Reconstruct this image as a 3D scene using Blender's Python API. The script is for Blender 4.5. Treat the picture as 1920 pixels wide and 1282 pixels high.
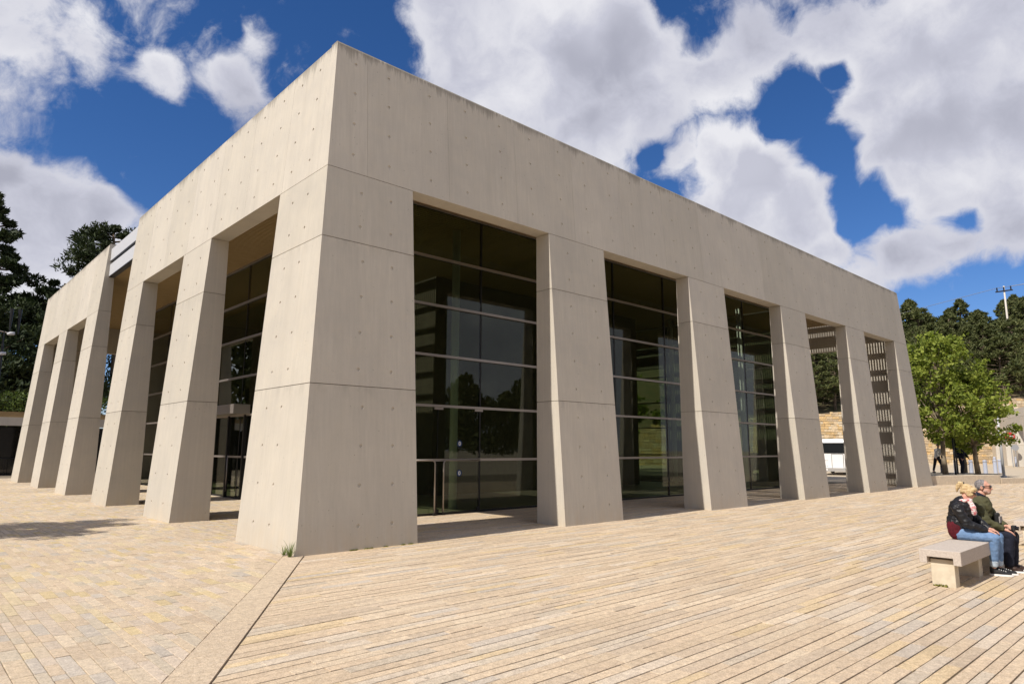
import bpy, bmesh, math, random
import numpy as np
from mathutils import Vector, Matrix
R = math.radians
random.seed(7); rng = np.random.default_rng(7)
S = bpy.context.scene
for o in list(bpy.data.objects): bpy.data.objects.remove(o)
col = S.collection

# ------------------------------------------------------------------ camera
CAM = Vector((-5.4547, -10.736, 1.65)); YAW, PITCH, ROLL = 0.8241, 0.1575, 0.0028
FPX = 1258.44
fw = Vector((math.cos(YAW)*math.cos(PITCH), math.sin(YAW)*math.cos(PITCH), math.sin(PITCH)))
rt0 = Vector((math.sin(YAW), -math.cos(YAW), 0)); up0 = rt0.cross(fw)
rt = rt0*math.cos(ROLL)+up0*math.sin(ROLL); upv = up0*math.cos(ROLL)-rt0*math.sin(ROLL)
cd = bpy.data.cameras.new('camera'); cam = bpy.data.objects.new('camera', cd); col.objects.link(cam)
cam.matrix_world = Matrix(((rt.x, upv.x, -fw.x, CAM.x), (rt.y, upv.y, -fw.y, CAM.y), (rt.z, upv.z, -fw.z, CAM.z), (0, 0, 0, 1)))
cd.sensor_width = 36; cd.lens = FPX/1920*36; cd.clip_start = 0.05; cd.clip_end = 2000
S.camera = cam

# ------------------------------------------------------------------ sky, sun, exposure
SUN_EL, SUN_AZ_BEHIND = R(46.5), R(0.8)
sun_dir = Vector((-math.cos(SUN_EL)*math.cos(SUN_AZ_BEHIND), math.cos(SUN_EL)*math.sin(SUN_AZ_BEHIND), math.sin(SUN_EL)))
sl = bpy.data.lights.new('sun', 'SUN'); sl.energy = 5.0; sl.angle = R(0.53); sl.color = (1.0, 0.93, 0.83)
so = bpy.data.objects.new('sun', sl); col.objects.link(so); so.location = (-40, 0, 40)
so.rotation_euler = (-sun_dir).to_track_quat('-Z', 'Y').to_euler()
VS = S.view_settings
VS.view_transform = 'Standard'; VS.look = 'None'; VS.exposure = 0.12; VS.gamma = 1; VS.use_curve_mapping = False
SKY_STRENGTH = 0.085

def px_dir(u, v):
    a, b = (u-960)/FPX, -(v-641)/FPX
    return (rt*a+upv*b+fw).normalized()

world = bpy.data.worlds.new('World'); S.world = world; world.use_nodes = True
def build_world():
    nt = world.node_tree; N = nt.nodes; L = nt.links; N.clear()
    def node(t, **k):
        n = N.new(t)
        for a, b in k.items(): setattr(n, a, b)
        return n
    def mth(op, a, b=None, c=None, clamp=False):
        n = node('ShaderNodeMath', operation=op, use_clamp=clamp)
        for i, x in enumerate((a, b, c)):
            if x is None: continue
            if isinstance(x, (int, float)): n.inputs[i].default_value = x
            else: L.new(x, n.inputs[i])
        return n.outputs[0]
    out = node('ShaderNodeOutputWorld'); bg = node('ShaderNodeBackground'); bg.inputs[1].default_value = SKY_STRENGTH
    L.new(bg.outputs[0], out.inputs[0])
    sky = node('ShaderNodeTexSky', sky_type='NISHITA', sun_disc=False)
    sky.sun_elevation = SUN_EL; sky.sun_rotation = math.atan2(sun_dir.x, sun_dir.y)
    sky.altitude = 800; sky.air_density = 1.0; sky.dust_density = 0.0; sky.ozone_density = 4.0
    tc = node('ShaderNodeTexCoord'); gen = tc.outputs['Generated']
    # deeper, more saturated clear sky (dry mountain air)
    hs = node('ShaderNodeHueSaturation'); hs.inputs['Saturation'].default_value = 1.22; hs.inputs['Value'].default_value = 0.80
    L.new(sky.outputs[0], hs.inputs['Color'])
    tint = node('ShaderNodeMix', data_type='RGBA', blend_type='MULTIPLY'); tint.inputs[0].default_value = 1; tint.inputs[7].default_value = (1.28, 1.22, 1.44, 1)
    L.new(hs.outputs[0], tint.inputs[6])
    # clouds: places where cumulus stand (directions), roughened by noise
    blobs = [(40,10,115,.92),(130,45,95,.88),(40,90,85,.85),(180,100,50,.6),(300,140,58,.85),(462,155,66,.9),(490,85,50,.8),(350,20,55,.55),
             (0,330,60,1.1),(40,330,50,1.1),(110,400,95,1.2),(185,405,70,1.2),(60,460,110,1.2),(160,470,90,1.1),
             (820,60,110,1.1),(930,110,150,1.3),(1060,120,170,1.35),(1180,80,130,1.25),(1110,230,110,1.2),(960,200,110,1.1),(1210,190,110,1.1),(1330,130,95,1.0),(1420,80,80,.8),
             (1270,285,55,1.1),(1340,300,80,1.35),(1420,330,110,1.45),(1500,390,100,1.4),(1370,380,110,1.35),(1560,460,75,1.1),(1600,520,70,.9),
             (1590,60,110,1.0),(1700,110,150,1.3),(1830,90,150,1.3),(1650,220,110,1.2),(1780,240,170,1.4),(1900,240,150,1.4),(1740,340,110,1.2),(1860,360,120,1.3),
             (1790,450,70,1.1),(1680,470,85,1.05),(1900,440,100,1.2),(1730,500,80,.95),
             (2100,200,220,1.3),(2200,420,200,1.2),(-200,100,200,.9),(-220,420,170,1.1),(900,-160,180,1.2),(1500,-220,200,1.1),(1900,-120,180,1.2),(200,-260,200,.9)]
    def vm(op, a, b=None, c=None):
        n = node('ShaderNodeVectorMath', operation=op)
        for i, x in enumerate((a, b, c)):
            if x is None: continue
            if isinstance(x, (tuple, Vector)): n.inputs[i].default_value = x
            else: L.new(x, n.inputs[i])
        return n
    def noise(vec, sc, det, rough, outp='Fac'):
        n = node('ShaderNodeTexNoise'); n.inputs['Scale'].default_value = sc; n.inputs['Detail'].default_value = det; n.inputs['Roughness'].default_value = rough
        L.new(vec, n.inputs['Vector']); return n.outputs[outp]
    def mrange(x, a, b, c=0., d=1., smooth=True):
        n = node('ShaderNodeMapRange', interpolation_type='SMOOTHSTEP' if smooth else 'LINEAR'); L.new(x, n.inputs[0])
        for i, q in enumerate((a, b, c, d)): n.inputs[i+1].default_value = q
        return n.outputs[0]
    nrm = vm('NORMALIZE', gen).outputs[0]
    warp = vm('MULTIPLY_ADD', noise(nrm, 9.0, 2.5, .55, 'Color'), (.07,)*3, (-.035,)*3).outputs[0]
    wv = vm('ADD', nrm, warp).outputs[0]
    tot = None
    for (u, v, r, s) in blobs:
        d = px_dir(u, v); a = r/FPX
        dn = vm('DISTANCE', wv, d)
        o = mrange(dn.outputs['Value'], 0, a*1.38, s, 0)
        tot = o if tot is None else mth('MAXIMUM', tot, o)
    gap = None
    for (u, v, r) in [(1500,215,62),(1545,300,62),(1580,350,40),(1640,385,50),(1690,400,35),(1262,15,55),(1320,55,42),(1225,282,22),(640,70,130),(690,180,60),(250,250,60),(400,60,50),(1560,140,25),(270,330,55),(1800,415,30),(1790,560,70),(1880,545,80),(1720,575,50),(1950,540,70),(1600,420,22)]:
        dn = vm('DISTANCE', wv, px_dir(u, v)); o = mrange(dn.outputs['Value'], 0, r/FPX*1.5, .85, 0)
        gap = o if gap is None else mth('MAXIMUM', gap, o)
    tot = mth('MAXIMUM', mth('SUBTRACT', tot, gap), 0.0)
    # general cumulus cover for the rest of the sky
    far = mrange(vm('DISTANCE', nrm, fw.copy()).outputs['Value'], .85, 1.15)
    cov = mth('MULTIPLY', mth('MULTIPLY_ADD', noise(nrm, 2.6, 1.5, .5), 5.0, -1.95, clamp=True), far)
    zc = node('ShaderNodeSeparateXYZ'); L.new(nrm, zc.inputs[0])
    low = mrange(zc.outputs[2], .02, .50, .75, 0)      # cumulus closes up towards the horizon
    cov = mth('MULTIPLY', mth('ADD', mth('MULTIPLY_ADD', noise(nrm, 2.6, 1.5, .5), 5.0, -1.95), low, clamp=True), far)
    base = mth('MAXIMUM', tot, cov)
    nd = noise(wv, 9.0, 10, .64)
    dens = mth('ADD', mth('MULTIPLY', base, .85), mth('MULTIPLY_ADD', nd, 1.8, -1.02))
    alpha = mrange(dens, .02, .50)
    # lit from the sun side; thick bellies greyer
    off = vm('ADD', wv, sun_dir*.045+Vector((0, 0, .03))).outputs[0]
    lit = mth('MULTIPLY_ADD', mth('SUBTRACT', noise(wv, 5.0, 3, .5), noise(off, 5.0, 3, .5)), 1.45, .58)
    shade = mth('SUBTRACT', lit, mrange(dens, .40, 1.10, 0, .38), clamp=True)
    bright = mrange(vm('DISTANCE', wv, px_dir(1390, 300)).outputs['Value'], .02, .14, .34, 0)
    shade = mth('ADD', shade, bright, clamp=True)
    ramp = node('ShaderNodeValToRGB'); L.new(shade, ramp.inputs[0])
    e = ramp.color_ramp.elements
    e[0].position = 0.0; e[0].color = (.44, .45, .54, 1)
    e[1].position = .80; e[1].color = (.88, .88, .93, 1)
    m = ramp.color_ramp.elements.new(.38); m.color = (.62, .63, .73, 1)
    sc = node('ShaderNodeVectorMath', operation='SCALE'); L.new(ramp.outputs[0], sc.inputs[0]); sc.inputs['Scale'].default_value = .86/SKY_STRENGTH
    mix = node('ShaderNodeMix', data_type='RGBA'); L.new(alpha, mix.inputs[0]); L.new(tint.outputs[2], mix.inputs[6]); L.new(sc.outputs[0], mix.inputs[7])
    L.new(mix.outputs[2], bg.inputs[0])
    world.cycles.sampling_method = 'MANUAL'; world.cycles.sample_map_resolution = 512
build_world()
S.render.engine = 'CYCLES'
S.cycles.max_bounces = 10; S.cycles.diffuse_bounces = 4; S.cycles.transparent_max_bounces = 24; S.cycles.glossy_bounces = 4

# ------------------------------------------------------------------ helpers
def mat(name, color, rough=.8, metal=0, spec=.3):
    m = bpy.data.materials.new(name); m.use_nodes = True
    b = m.node_tree.nodes['Principled BSDF']
    b.inputs['Base Color'].default_value = (*color, 1); b.inputs['Roughness'].default_value = rough
    b.inputs['Metallic'].default_value = metal; b.inputs['Specular IOR Level'].default_value = spec
    return m
class NT:
    """small node-tree helper"""
    def __init__(s, m): s.m = m; s.t = m.node_tree; s.b = s.t.nodes.get('Principled BSDF'); s.out = s.t.nodes['Material Output']
    def n(s, t, **k):
        x = s.t.nodes.new(t)
        for a, b in k.items(): setattr(x, a, b)
        return x
    def l(s, a, b): s.t.links.new(a, b)
    def noise(s, vec, scale, detail=4, rough=.55):
        x = s.n('ShaderNodeTexNoise'); x.inputs['Scale'].default_value = scale; x.inputs['Detail'].default_value = detail; x.inputs['Roughness'].default_value = rough
        if vec is not None: s.l(vec, x.inputs['Vector'])
        return x.outputs['Fac']
    def math(s, op, a, b=None, c=None, clamp=False):
        x = s.n('ShaderNodeMath', operation=op, use_clamp=clamp)
        for i, q in enumerate((a, b, c)):
            if q is None: continue
            if isinstance(q, (int, float)): x.inputs[i].default_value = q
            else: s.l(q, x.inputs[i])
        return x.outputs[0]
    def rng(s, x, a, b, c=0., d=1.):
        q = s.n('ShaderNodeMapRange'); s.l(x, q.inputs[0])
        for i, w in enumerate((a, b, c, d)): q.inputs[i+1].default_value = w
        return q.outputs[0]
    def mixc(s, f, a, b, blend='MIX'):
        q = s.n('ShaderNodeMix', data_type='RGBA', blend_type=blend)
        for sock, v in ((q.inputs[0], f), (q.inputs[6], a), (q.inputs[7], b)):
            if isinstance(v, (int, float)): sock.default_value = v
            elif isinstance(v, tuple): sock.default_value = (*v, 1)
            else: s.l(v, sock)
        return q.outputs[2]
    def pos(s, scale=(1, 1, 1)):
        g = s.n('ShaderNodeNewGeometry'); v = s.n('ShaderNodeVectorMath', operation='MULTIPLY'); s.l(g.outputs['Position'], v.inputs[0]); v.inputs[1].default_value = scale
        return v.outputs[0]
    def obj(s, scale=(1, 1, 1)):
        g = s.n('ShaderNodeTexCoord'); v = s.n('ShaderNodeVectorMath', operation='MULTIPLY'); s.l(g.outputs['Object'], v.inputs[0]); v.inputs[1].default_value = scale
        return v.outputs[0]
    def bump(s, h, dist, strength=1.):
        q = s.n('ShaderNodeBump'); q.inputs['Distance'].default_value = dist; q.inputs['Strength'].default_value = strength
        s.l(h, q.inputs['Height']); s.l(q.outputs[0], s.b.inputs['Normal'])

def wloc(o):
    v = Vector((0, 0, 0))
    while o is not None: v += o.location; o = o.parent
    return v
def tag(o, label=None, cat=None, group=None, kind=None):
    if label: o['label'] = label
    if cat: o['category'] = cat
    if group: o['group'] = group
    if kind: o['kind'] = kind
    return o
def empty(name, loc, label=None, cat=None, group=None):
    o = bpy.data.objects.new(name, None); col.objects.link(o); o.location = loc; o.empty_display_size = .2
    return tag(o, label, cat, group)
def link(name, me, parent=None, local=False):
    o = bpy.data.objects.new(name, me); col.objects.link(o)
    if parent is not None:
        o.parent = parent
        if not local: o.location = -wloc(parent)
    return o
def mesh(name, verts, faces, m=None, parent=None, local=False, smooth=False, fix=True, colors=None, mats=None, fm=None):
    me = bpy.data.meshes.new(name); me.from_pydata([tuple(v) for v in verts], [], [tuple(f) for f in faces])
    if mats:
        for q in mats: me.materials.append(q)
        if fm is not None: me.polygons.foreach_set('material_index', fm)
    elif m: me.materials.append(m)
    if fix:
        bm = bmesh.new(); bm.from_mesh(me); bmesh.ops.recalc_face_normals(bm, faces=bm.faces); bm.to_mesh(me); bm.free()
    if smooth: me.polygons.foreach_set('use_smooth', [True]*len(me.polygons))
    if colors is not None:
        a = me.color_attributes.new('Col', 'FLOAT_COLOR', 'POINT'); a.data.foreach_set('color', np.asarray(colors, 'f').ravel())
    me.update()
    return link(name, me, parent, local)
class MB:
    """collects verts / faces of one mesh"""
    def __init__(s): s.v = []; s.f = []
    def add(s, V, F):
        n = len(s.v); s.v += [tuple(q) for q in V]; s.f += [tuple(i+n for i in q) for q in F]; return s
    def box(s, a, b, M=None):
        x0, y0, z0 = a; x1, y1, z1 = b
        V = [(x0,y0,z0),(x1,y0,z0),(x1,y1,z0),(x0,y1,z0),(x0,y0,z1),(x1,y0,z1),(x1,y1,z1),(x0,y1,z1)]
        if M: V = [M @ Vector(q) for q in V]
        return s.add(V, [(0,3,2,1),(4,5,6,7),(0,1,5,4),(1,2,6,5),(2,3,7,6),(3,0,4,7)])
    def tube(s, pts, r, n=8, cap=True):
        pts = [Vector(p) for p in pts]; rs = r if isinstance(r, (list, tuple)) else [r]*len(pts)
        V = []; F = []
        for i, p in enumerate(pts):
            t = (pts[min(i+1, len(pts)-1)]-pts[max(i-1, 0)]).normalized()
            a = t.orthogonal().normalized() if abs(t.z) > .9 else t.cross(Vector((0,0,1))).normalized()
            if abs(t.z) > .9: a = (Vector((1,0,0))-t*t.x).normalized()
            b = t.cross(a)
            V += [p+a*math.cos(2*math.pi*k/n)*rs[i]+b*math.sin(2*math.pi*k/n)*rs[i] for k in range(n)]
        for i in range(len(pts)-1):
            for k in range(n): F.append((i*n+k, i*n+(k+1)%n, (i+1)*n+(k+1)%n, (i+1)*n+k))
        if cap: F += [tuple(range(n))[::-1], tuple(range((len(pts)-1)*n, len(pts)*n))]
        return s.add(V, F)
    def build(s, name, m, parent=None, **k): return mesh(name, s.v, s.f, m, parent, **k)
def copy_tree(o, parent=None):
    c = o.copy(); col.objects.link(c)
    if parent is not None: c.parent = parent
    for ch in o.children: copy_tree(ch, c)
    return c
def bevel(o, w, seg=2):
    b = o.modifiers.new('bevel', 'BEVEL'); b.width = w; b.segments = seg; b.limit_method = 'ANGLE'; return o

# ------------------------------------------------------------------ materials
HT, HS, KB, T, LX, LY = 9.227, 6.649, 0.0671, 0.24, 30.08, 30.51
def m_concrete(name, base=(.512, .472, .408), drips=True):
    m = mat(name, base, .85, spec=.2); t = NT(m); P = t.pos()
    streak = t.noise(t.pos((22, 22, .35)), 1.0, 3, .6)
    fine = t.noise(t.pos((60, 60, 25)), 1.0, 2, .7)
    blot = t.noise(P, .9, 5, .6); blot2 = t.noise(P, 3.5, 4, .6)
    c = t.mixc(t.rng(streak, .3, .7, 0, 1), tuple(x*.94 for x in base), tuple(min(1, x*1.04) for x in base))
    c = t.mixc(t.rng(blot, .35, .7, 0, .55), c, tuple(x*f for x, f in zip(base, (.80, .81, .84))))
    c = t.mixc(t.rng(blot2, .45, .75, 0, .30), c, tuple(x*f for x, f in zip(base, (1.06, 1.03, .97))))
    c = t.mixc(t.rng(fine, .62, .78, 0, .35), c, tuple(x*.6 for x in base))
    # pinholes
    vo = t.n('ShaderNodeTexVoronoi'); vo.inputs['Scale'].default_value = 9; t.l(P, vo.inputs['Vector'])
    pin = t.math('MULTIPLY', t.math('LESS_THAN', vo.outputs['Distance'], .075), t.math('GREATER_THAN', t.noise(P, 2.2, 3), .53))
    c = t.mixc(t.math('MULTIPLY', pin, .7), c, tuple(x*.35 for x in base))
    sep = t.n('ShaderNodeSeparateXYZ'); t.l(P, sep.inputs[0])
    if drips:
        # rain drips under the coping, dirt along the form joints, splash dirt at the foot
        dn = t.noise(t.pos((20, 20, .4)), 1.0, 4, .75); d2 = t.noise(t.pos((1.3, 1.3, .1)), 1.0, 2)
        reach = t.math('MULTIPLY_ADD', t.math('MULTIPLY', dn, d2), 1.7, -.26)
        dd = t.math('SUBTRACT', HT, sep.outputs[2])
        f = t.math('SUBTRACT', 1.0, t.math('DIVIDE', dd, t.math('MAXIMUM', reach, .01)), clamp=True)
        c = t.mixc(t.math('MULTIPLY', t.math('POWER', f, .8), .68), c, (.10, .09, .075))
        jn = t.noise(t.pos((5, 5, 1)), 1.0, 4, .7)
        foot = t.math('MULTIPLY', t.rng(sep.outputs[2], .0, .55, 1, 0), t.rng(jn, .35, .75, 0, .55)); 
        c = t.mixc(foot, c, (.47, .37, .25))
        for zj in (2.71, 5.31):
            g = t.math('SUBTRACT', zj, sep.outputs[2])
            k = t.math('MULTIPLY', t.rng(g, 0, .28, 1, 0), t.math('GREATER_THAN', g, 0.0))
            c = t.mixc(t.math('MULTIPLY', k, t.rng(jn, .45, .75, 0, .55)), c, tuple(x*.55 for x in base))
    # tone shifts from pour to pour, faint water streaks
    oi = t.n('ShaderNodeObjectInfo'); rv = t.n('ShaderNodeCombineColor')
    for k_ in range(3): t.l(t.rng(oi.outputs['Random'], 0, 1, .955 if k_ < 2 else .94, 1.045), rv.inputs[k_])
    c = t.mixc(1.0, c, rv.outputs[0], 'MULTIPLY')
    ws = t.noise(t.pos((3.2, 3.2, .12)), 1.0, 5, .7); c = t.mixc(t.rng(ws, .50, .72, 0, .30), c, tuple(x*.74 for x in base))
    t.l(c, t.b.inputs['Base Color'])
    h = t.math('ADD', t.math('MULTIPLY', streak, .5), t.math('ADD', t.math('MULTIPLY', fine, .35), t.math('MULTIPLY', pin, -1.5)))
    t.bump(h, .004, .6)
    return m
M = {}
M['conc'] = m_concrete('board_marked_concrete')
M['conc_plain'] = m_concrete('plain_concrete', (.56, .52, .46), drips=False)
M['core'] = mat('joint_mortar', (.24, .21, .18), .9)
def m_stone(name, bumpd=.005, sc=55, gain=1.12):
    m = mat(name, (.5, .42, .3), .85, spec=.25); t = NT(m)
    a = t.n('ShaderNodeVertexColor', layer_name='Col'); P = t.pos()
    n1 = t.noise(P, 14, 5, .65); n2 = t.noise(P, sc, 3, .6); n3 = t.noise(P, .45, 5, .65)
    c = t.mixc(t.rng(n1, .3, .72), t.mixc(1.0, a.outputs[0], (.86, .85, .86), 'MULTIPLY'), t.mixc(1.0, a.outputs[0], (1.22, 1.20, 1.17), 'MULTIPLY'))
    c = t.mixc(t.rng(n2, .42, .66, 0, .80), c, t.mixc(1.0, c, (.66, .62, .58), 'MULTIPLY'))
    n4 = t.noise(P, 26, 3, .65); c = t.mixc(t.rng(n4, .44, .66, 0, .55), c, t.mixc(1.0, c, (.74, .71, .68), 'MULTIPLY'))
    c = t.mixc(t.rng(n3, .38, .62, 0, .35), c, t.mixc(1.0, c, (.80, .77, .74), 'MULTIPLY'))
    vg = t.n('ShaderNodeTexVoronoi'); vg.inputs['Scale'].default_value = 1.7; t.l(P, vg.inputs['Vector'])
    spot = t.math('LESS_THAN', vg.outputs['Distance'], t.math('MULTIPLY', t.noise(P, 9, 3), .06)); c = t.mixc(t.math('MULTIPLY', spot, .55), c, (.13, .11, .09))
    c = t.mixc(1.0, c, (gain, gain*1.02, gain*1.0), 'MULTIPLY')
    t.l(c, t.b.inputs['Base Color'])
    t.bump(t.math('ADD', n2, t.math('MULTIPLY', n1, .8)), bumpd, .9)
    return m
M['paver'] = m_stone('hammered_paving_stone', .008, 75)
M['wallstone'] = m_stone('rough_wall_stone', .02, 12, 1.38)
def m_noisy(name, c1, c2, scale, rough=.85, bumpd=0., detail=5, spec=.25, stretch=(1,1,1), lo=.35, hi=.68):
    m = mat(name, c1, rough, spec=spec); t = NT(m)
    n = t.noise(t.pos(stretch), scale, detail, .62)
    t.l(t.mixc(t.rng(n, lo, hi), c1, c2), t.b.inputs['Base Color'])
    if bumpd: t.bump(n, bumpd, .8)
    return m
M['mortar'] = m_noisy('paving_bed', (.19, .155, .11), (.25, .205, .15), 9, .95, .004)
M['far_ground'] = m_noisy('far_paving', (.44, .37, .28), (.50, .42, .31), 1.5, .95)
M['asphalt'] = m_noisy('worn_asphalt', (.16, .15, .14), (.22, .20, .18), 3, .9)
M['earth'] = m_noisy('dry_earth', (.20, .15, .09), (.10, .11, .05), .5, .95)
M['bench'] = m_noisy('cast_stone', (.52, .46, .40), (.42, .36, .31), 45, .9, .004)
M['bench_leg'] = m_noisy('smooth_stone', (.60, .53, .41), (.52, .45, .34), 12, .85, .002)
M['white_steel'] = mat('white_painted_steel', (.50, .51, .53), .45, spec=.4)
M['alu'] = mat('brushed_aluminium', (.42, .38, .35), .42, .75)
M['black_steel'] = mat('black_steel', (.015, .015, .016), .4)
M['timber'] = m_noisy('larch_slats', (.46, .34, .18), (.36, .25, .12), 6, .7, .001, stretch=(.4, 6, 6))
M['roof_dark'] = mat('roof_soffit_board', (.10, .075, .045), .9)
M['core_wall'] = m_noisy('hall_core_panel', (.20, .17, .14), (.16, .135, .11), 3, .7)
M['hall_floor'] = m_noisy('hall_floor_stone', (.52, .46, .36), (.44, .39, .30), 3, .35)
M['column'] = mat('white_column_paint', (.72, .74, .74), .5)
def m_glass(name, tint, f0=.05):
    m = bpy.data.materials.new(name); m.use_nodes = True; t = NT(m); nt = t.t
    nt.nodes.remove(t.b)
    mx = t.n('ShaderNodeMixShader'); tr = t.n('ShaderNodeBsdfTransparent'); gl = t.n('ShaderNodeBsdfGlossy'); lw = t.n('ShaderNodeLayerWeight')
    lw.inputs['Blend'].default_value = .5
    fac = t.math('MULTIPLY_ADD', t.math('POWER', lw.outputs['Facing'], 5.0), 1-f0, f0)
    tr.inputs[0].default_value = (*tint, 1); gl.inputs['Roughness'].default_value = .004; gl.inputs[0].default_value = (.95, .97, .95, 1)
    t.l(fac, mx.inputs[0]); t.l(tr.outputs[0], mx.inputs[1]); t.l(gl.outputs[0], mx.inputs[2]); t.l(mx.outputs[0], t.out.inputs[0])
    return m
M['glass'] = m_glass('tinted_green_glass', (.58, .63, .54), .034)
M['dark_glass'] = mat('dark_window_glass', (.012, .014, .016), .06, spec=.6)

# ------------------------------------------------------------------ ground: base sheet, paving stones, border slabs
ground = mesh('ground', [(-400,-400,-.034),(500,-400,-.034),(500,500,-.034),(-400,500,-.034)], [(0,1,2,3)], M['far_ground']); tag(ground, kind='structure')
def in_view(x, y, z=0, margin=2.2):
    d = Vector((x, y, z))-CAM
    c = d.dot(fw)
    if c < .4: return d.length < 7
    a, b = d.dot(rt)/c*FPX, d.dot(upv)/c*FPX
    mg = margin/c*FPX
    return abs(a) < 960+mg and abs(b) < 641+mg
plaza = mesh('plaza', [(-16,-16,-.013),(37.2,-16,-.013),(37.2,3.0,-.013),(30.9,3.0,-.013),(30.9,40,-.013),(-16,40,-.013)], [(0,1,2,3,4,5)], M['mortar']); tag(plaza, kind='structure')
# border strip: from the building corner towards the viewer
SA, SB = Vector((-.75,-.47)), Vector((-3.83,-5.34)); SC_, SD = Vector((-.35,-.40)), Vector((-3.58,-5.56))
def left_edge_y(x): return SA.y+(x-SA.x)*(SB.y-SA.y)/(SB.x-SA.x)      # y on the strip's left edge at x
def right_edge_x(y): return SC_.x+(y-SC_.y)*(SD.x-SC_.x)/(SD.y-SC_.y)  # x on its right edge at y
PAL_R = [((.57,.455,.335),6),((.555,.44,.325),5),((.595,.485,.365),4),((.52,.42,.32),3),((.53,.45,.36),2),((.575,.45,.295),2),((.50,.435,.37),1),((.585,.495,.40),2)]
PAL_L = [((.535,.435,.325),6),((.515,.415,.315),5),((.56,.465,.36),3),((.495,.425,.34),3),((.535,.43,.265),2),((.475,.42,.365),1.5),((.55,.455,.315),2),((.52,.435,.355),3)]
def pick(pal):
    cs, ws = zip(*pal); c = random.choices(cs, ws)[0]; k = random.uniform(.93, 1.07)
    return tuple(min(.9, x*k) for x in c)
stones = []   # (corner quad [4 xy], z, colour)
def add_row_x(y0, y1, xs0, xs1, xend, pal, gap, lens):
    """row between y0 (near) and y1, left ends xs0 / xs1, running along +x"""
    a, b = xs0, xs1
    while min(a, b) < xend:
        l = random.uniform(*lens)*(1 if random.random() > .2 else .55)
        e = max(a, b)+l
        j0, j1, j2, j3 = (random.uniform(-.001, .005) for _ in range(4)); q = [(a+gap*.3, y0+j0), (e-gap*.3, y0+j1), (e-gap*.3, y1-j2), (b+gap*.3, y1-j3)]
        stones.append((q, random.uniform(-.0025, .0025), pick(pal)))
        a = b = e
def add_row_y(x0, x1, ys0, ys1, yend, pal, gap, lens):
    a, b = ys0, ys1
    while min(a, b) < yend:
        l = random.uniform(*lens)*(1 if random.random() > .2 else .6)
        e = max(a, b)+l
        j0, j1, j2, j3 = (random.uniform(-.001, .0025) for _ in range(4)); q = [(x0+j0, a+gap*.3), (x1-j1, b+gap*.3), (x1-j2, e-gap*.3), (x0+j3, e-gap*.3)]
        stones.append((q, random.uniform(-.002, .002), pick(pal)))
        a = b = e
y = -.62
def rowset_right():
    y = 3.25
    while y > -15.5:
        w = random.choice((.095, .11, .12, .13, .145)); g = .0065
        y0, y1 = y-w+g, y
        if y > -.42:
            s0, s1 = max(y0, -.35), max(y1, -.35)
            if s0 < .3: s0 = s1 = max(s0, -.3)
        else:
            s0, s1 = right_edge_x(y0)+.02, right_edge_x(y1)+.02
        xe = 37.0 if y < 1.5 else 31
        add_row_x(y0, y1, s0, s1, xe, PAL_R, .007, (.45, 1.15)); y -= w
def rowset_left():
    x = 3.25
    while x > -12:
        w = random.choice((.085, .10, .11, .125, .14)); g = .004
        x0, x1 = x-w+g, x
        if x > -.74: s0, s1 = max(x0, -.42)+.03, max(x1, -.42)+.03
        else: s0, s1 = left_edge_y(x0)+.015, left_edge_y(x1)+.015
        add_row_y(x0, x1, s0, s1, 39.5, PAL_L, .013, (.22, .52)); x -= w
rowset_right(); rowset_left()
def stone_geo(q, z, gap=0):
    c = [Vector((p[0], p[1], 0)) for p in q]; cen = sum(c, Vector())/4
    ch = .0022; V = []
    for p in c: V.append((p.x, p.y, -.03))
    for p in c: V.append((p.x, p.y, z-ch))
    for p in c:
        d = cen-p; k = Vector((math.copysign(min(ch, abs(d.x)*.5), d.x), math.copysign(min(ch, abs(d.y)*.5), d.y), 0)); V.append((p.x+k.x, p.y+k.y, z))
    F = [(8,9,10,11)]
    for i in range(4):
        j = (i+1) % 4; F += [(i, j, 4+j, 4+i), (4+i, 4+j, 8+j, 8+i)]
    return V, F
kept = []
for q, z, c in stones:
    cx = sum(p[0] for p in q)/4; cy = sum(p[1] for p in q)/4
    dist = math.hypot(cx-CAM.x, cy-CAM.y)
    if dist > 46 or not in_view(cx, cy, 0, 4.0 if dist < 20 else 3.0): continue
    area = abs((q[1][0]-q[0][0])*(q[2][1]-q[0][1])) or .05
    # foreshortened size in the picture
    inside = in_view(cx, cy, 0, -.1)
    kept.append((area/dist**3*(1 if inside else .0001), q, z, c))
kept.sort(key=lambda k: -k[0])
for _, q, z, c in kept[:290]:
    V, F = stone_geo(q, z); o = mesh('paving_stone', V, F, M['paver'], plaza, fix=False, colors=[(*c, 1)]*12)
bV, bF, bC = [], [], []
for _, q, z, c in kept[290:]:
    V, F = stone_geo(q, z); n = len(bV); bV += V; bF += [tuple(i+n for i in f) for f in F]; bC += [(*c, 1)]*12
o = mesh('paving_stone_rows', bV, bF, M['paver'], plaza, fix=False, colors=bC); tag(o, kind='stuff')
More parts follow.
